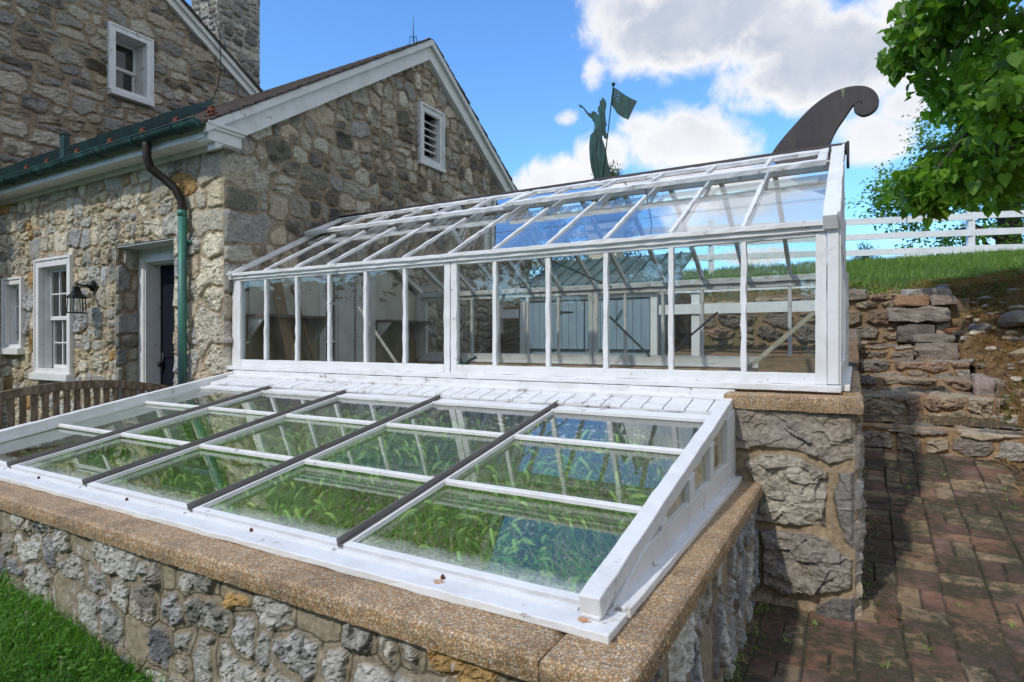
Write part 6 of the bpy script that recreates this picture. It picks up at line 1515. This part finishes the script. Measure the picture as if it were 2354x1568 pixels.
CROWN = [(0.95, 7.94, 3.44, 0.66, 0.55, 0.28, 34), (1.35, 7.94, 2.93, 0.41, 0.55, 0.45, 34), (0.6, 7.97, 3.41, 0.36, 0.55, 0.29, 18), (0.39, 7.85, 3.16, 0.17, 0.55, 0.14, 9), (0.98, 8.19, 2.68, 0.39, 0.55, 0.27, 20), (1.4, 8.2, 2.32, 0.37, 0.55, 0.37, 28), (0.88, 8.36, 2.27, 0.3, 0.55, 0.2, 14), (0.69, 8.25, 1.92, 0.35, 0.55, 0.21, 22), (0.57, 8.29, 1.67, 0.21, 0.55, 0.13, 11), (1.14, 8.51, 1.92, 0.3, 0.55, 0.25, 18), (1.57, 8.76, 1.82, 0.25, 0.55, 0.22, 12), (0.6, 7.97, 2.92, 0.24, 0.55, 0.1, 5), (0.79, 8.31, 1.57, 0.22, 0.55, 0.1, 7), (1.9, 8.26, 2.88, 0.64, 0.55, 0.91, 40), (1.12, 7.8, 3.84, 0.91, 0.55, 0.36, 34)]
anchors = []
def in_crown(p):
    dpt = p[1] * .866 - p[0] * .5; ua = (p[0] * .866 + p[1] * .5) / dpt; va = p[2] / dpt
    return ua > np.interp(va, [.20, .24, .28, .32, .36, .42, .46, .50, .56], [.72, .665, .66, .70, .76, .70, .64, .63, .66]) and va > .22
for m_ in mains:
    limb(tk, m_, .055, .012, 7)
    P_ = [A(p) for p in m_]
    for i in range(len(P_) - 1):
        for k in range(7):
            t = rg.random(); p = P_[i] * (1 - t) + P_[i + 1] * t
            if i == 0 and t < .3: continue
            d = A([rg.normal(-.25, .5), rg.normal(-.05, .45), rg.normal(-.05, .42)]); q = p + d; mid = (p + q) / 2 + A([0, 0, .06])
            if not (in_crown(q) and in_crown(p)): continue
            limb(tk, [p, mid, q], .013, .004, 5); anchors += [q, mid]
            for w in range(3):
                e = q + A([rg.normal(-.08, .20), rg.normal(0, .2), rg.normal(-.10, .16)]); 
                if in_crown(e): limb(tk, [q, e], .005, .002, 4); anchors.append(e)
        if i > 0: anchors += [P_[i + 1], P_[i + 1] + A([0, 0, -.1])]
CR = []
spine = np.concatenate([A(m_)[1:] for m_ in mains])
spine = np.concatenate([spine] + [A(m_)[1:-1] * .5 + A(m_)[2:] * .5 for m_ in mains])
for (cx_, cy_, cz_, rx_, ry_, rz_, k_) in CROWN:
    for q in range(k_):
        d = rg.normal(0, 1, 3); d /= np.linalg.norm(d); e = A([cx_, cy_, cz_]) + d * rg.random() ** .5 * A([rx_, ry_, rz_])
        j = np.argmin(((spine - e) ** 2).sum(1)); b0_ = spine[j]; md = (b0_ + e) / 2 + A([0, 0, .10])
        if not (in_crown(e) and in_crown(md)): continue
        if q % 3 == 0: limb(tk, [b0_, md, e], .008, .002, 4)
        anchors.append(e)
finish('trunk', tk, M_bark, tr1)
anchors = np.array(anchors); az_ = np.array(anchors)
# keep the foliage outline as in the photo: leaves grow at twig ends only where x stays inside the crown
ua = (anchors[:, 0] * .866 + anchors[:, 1] * .5) / (anchors[:, 1] * .866 - anchors[:, 0] * .5)      # spread of the crown to the left, by height
va = anchors[:, 2] / (anchors[:, 1] * .866 - anchors[:, 0] * .5)
ok = (ua > np.interp(va, [.20, .24, .28, .32, .36, .42, .46, .50, .56], [.72, .665, .66, .70, .76, .70, .64, .63, .66])) & (va > .22); anchors = anchors[ok]
nl = 12; idx = np.repeat(np.arange(len(anchors)), nl); n = len(idx)
pos = anchors[idx] + rg.normal(0, .075, (n, 3)) * A([1, 1, .7]) + A([0, 0, -.03]); 
mb = MB(); scatter(mb, HEART, HF, pos, rotations(rg, n, -.75, .85), rg.uniform(.05, .14, n), r3(rg, n)); finish('crown', mb, M_leafbig, tr1)

SM = [(0, 0, 0), (.28, .45, .06), (0, 1.0, -.12), (-.28, .45, .06)]; SMF = [(0, 1, 2), (0, 2, 3)]
def clump_tree(name, label, base_p, trunk_pts, limbs, blobs, nleaf, size, mat, seed, group=None, rt=(.30, .08)):
    rg_ = np.random.default_rng(seed); t = thing(name, label, 'tree', base_p, group); tk = MB(); limb(tk, trunk_pts, rt[0], rt[1], 10)
    for l_ in limbs: limb(tk, l_, .12, .02, 6)
    finish('trunk', tk, M_bark, t)
    B = np.array(blobs); wgt = B[:, 3] * B[:, 4] * B[:, 5]; wgt = wgt ** .7; wgt /= wgt.sum()
    ncl = max(20, nleaf // 26); bi = rg_.choice(len(B), ncl, p=wgt)
    d = rg_.normal(0, 1, (ncl, 3)); d /= np.linalg.norm(d, axis=1, keepdims=True); rr = rg_.random(ncl) ** .45
    cc_ = B[bi, :3] + d * rr[:, None] * B[bi, 3:6]
    li = np.repeat(np.arange(ncl), nleaf // ncl); n = len(li)
    off = rg_.normal(0, 1, (n, 3)) * (B[bi, 3:6].mean(1)[li] * .11 + size * .8)[:, None] * A([1, 1, .55])
    pos = cc_[li] + off; shade = np.clip(rg_.random(ncl)[li] * .6 + rg_.random(n) * .5, 0, 1)
    mb = MB(); scatter(mb, SM, SMF, pos, rotations(rg_, n, -.3, .9), rg_.uniform(.7, 1.35, n) * size, np.stack([shade] * 3, -1)); finish('crown', mb, mat, t)
    return t
def dp(u, v, d):
    k = (u - 1177) / 1366 * d; return (k * .866 - d * .5, k * .5 + d * .866, (785 - v) / 1366 * d)
bl = []
for (u, v, d, ru, rv) in [(2330, 250, 20, 110, 90), (2200, 330, 19, 110, 60), (2120, 400, 19, 85, 55), (2010, 465, 19, 45, 38), (2060, 440, 19.5, 60, 45), (2250, 420, 20, 120, 80), (2100, 520, 19, 50, 24), (2130, 560, 19, 55, 22), (2200, 545, 19.5, 75, 28), (2330, 480, 20, 90, 80), (2320, 570, 20, 70, 30), (2430, 350, 21, 120, 160), (2070, 485, 19, 60, 30), (2390, 180, 20, 120, 100), (2180, 260, 20.5, 60, 40)]:
    bl.append((*dp(u, v, d), ru / 1366 * d, ru / 1366 * d, rv / 1366 * d))
tb = dp(2320, 610, 20)
clump_tree('hillside_tree', 'wide green tree standing beyond the white pasture fence', (tb[0], tb[1], 1.8), [(tb[0], tb[1], 1.5), dp(2318, 540, 20), dp(2325, 470, 20), dp(2340, 330, 20)],
           [[dp(2320, 560, 20), dp(2240, 520, 19.6), dp(2150, 545, 19)], [dp(2322, 500, 20), dp(2200, 430, 19.5), dp(2060, 450, 19)], [dp(2325, 470, 20), dp(2260, 380, 20), dp(2160, 370, 19)], [dp(2318, 600, 20), dp(2270, 565, 20), dp(2250, 540, 20)], [dp(2330, 420, 20), dp(2400, 330, 20)]],
           bl, 19000, .15, M_leafsmall, 91, rt=(.42, .2))
def cone_bush(name, label, bp, h_, r_, n, size, seed, cat='shrub'):
    rg_ = np.random.default_rng(seed); t = thing(name, label, cat, bp); tk = MB(); limb(tk, [bp, (bp[0], bp[1], bp[2] + h_ * .9)], .06, .01, 6); finish('trunk', tk, M_bark, t)
    m_ = n // 14; tz = rg_.random(m_) ** 1.1; an = rg_.uniform(0, 6.28, m_); rr = r_ * (1 - tz) ** .8 * rg_.uniform(.5, 1.1, m_)
    c_ = np.stack([bp[0] + rr * np.cos(an), bp[1] + rr * np.sin(an), bp[2] + tz * h_], -1); li = np.repeat(np.arange(m_), 14); k = len(li)
    pos = c_[li] + rg_.normal(0, size * 1.3, (k, 3)); mb = MB(); scatter(mb, SM, SMF, pos, rotations(rg_, k, .9, .7), rg_.uniform(.6, 1.4, k)[:, None] * np.array([.45, 1, 1]) * size, r3(rg_, k)); finish('crown', mb, M_conifer, t)
cone_bush('conifer', 'small round conifer beyond the pasture fence, right of the greenhouse', (*dp(1988, 640, 19)[:2], 1.6), 1.35, .62, 3000, .09, 3, 'conifer')
cone_bush('juniper', 'feathery juniper rising just behind the copper statue', (-4.75, 12.6, 1.0), 2.75, 1.0, 6500, .09, 4, 'juniper')
cone_bush('juniper', 'low dark juniper beside the statue, half hidden by the greenhouse roof', (-6.3, 12.8, 1.0), 2.1, 1.1, 5000, .09, 5, 'juniper')
# trees behind the photographer, seen only as reflections in the glass
for i, (x, y, r_, h_) in enumerate([(-9, -13, 3.6, 5.2), (-2, -16, 4.2, 6.3), (5, -14, 3.8, 5.4), (11, -9, 3.6, 5.5), (-15, -12, 4, 5)]):
    bl = [(x + rg.normal(0, r_ * .35), y + rg.normal(0, r_ * .35), h_ * rg.uniform(.35, .9), r_ * .55, r_ * .55, r_ * .45) for k in range(9)]
    clump_tree('garden_tree', ['leafy tree behind the photographer, left of centre', 'tall leafy tree behind the photographer, in the middle', 'leafy tree behind the photographer, to the right', 'leafy tree far to the right behind the photographer', 'leafy tree far to the left behind the photographer'][i], (x, y, -1.5), [(x, y, -1.6), (x + .2, y, 1), (x, y + .2, h_ * .8)], [], bl, 5200, .34, M_leafdark, 200 + i)

rgh = np.random.default_rng(88); mb = MB(); n = 42000
hx = rgh.uniform(-42, 30, n); top = .6 + 3.6 * fbm(hx * .22, hx * 0 + 3, 12, 3) + 1.0 * (fbm(hx * .9, hx * 0 + 9, 13, 3) - .3); hz = -1.5 + (top + 1.5) * rgh.random(n) ** .8; hy = -15.5 + rgh.normal(0, .8, n) + .02 * (hx + 6) ** 2 * .6
scatter(mb, SM, SMF, np.stack([hx, hy, hz], -1), rotations(rgh, n, -.3, .9), rgh.uniform(.35, .8, n), r3(rgh, n))
o = finish('woodland_edge', mb, M_leafdark); o['kind'] = 'stuff'; o['label'] = 'dense leafy woodland edge behind the photographer, reflected in the glass'

# fallen leaf on the bricks, leaf scraps on the cold frame
def fallen_leaf(x, y, z, s_, mat, label, rot=0.0):
    V = [(0, 0, 0), (.16, .25, .05), (.2, .55, .02), (0, 1, .1), (-.2, .55, .08), (-.16, .25, .06), (0, .5, -.03)]; F = [(0, 1, 6), (1, 2, 6), (2, 3, 6), (3, 4, 6), (4, 5, 6), (5, 0, 6)]
    cr, sr = math.cos(rot), math.sin(rot); mb = MB(); mb.add([(x + s_ * (a * cr - b * sr), y + s_ * (a * sr + b * cr), z + s_ * (c_ + .04)) for a, b, c_ in V], F); return tag(finish('fallen_leaf', mb, mat), label, 'leaf')
M_leafyel = m_simple('yellow_leaf', (.36, .40, .04), .5, nscale=9, c2=(.50, .20, .05))
M_leaforange = m_simple('orange_leaf', (.50, .16, .03), .6, nscale=40)
fallen_leaf(.26, 3.72, -1.475, .13, M_leafyel, 'curled yellow-green leaf lying on the bricks beside the pier', 1.1)
fallen_leaf(-1.655, 3.30, cz(3.3, .02), .06, M_leaforange, 'crumpled orange leaf at the top of the rightmost steel bar', .6)
fallen_leaf(-3.15, 2.225, cz(2.225, .026), .045, M_leaforange, 'small orange leaf on the lower white bar of the cold frame', 2.2)
fallen_leaf(-1.86, 1.86, -.97, .09, M_leaforange, 'orange leaf on a weed under the glass beside the rightmost steel bar', .4)
fallen_leaf(-2.30, 1.10, -1.33, .10, M_leafyel, 'yellow leaf lying in the lawn at the bottom edge', 1.9)
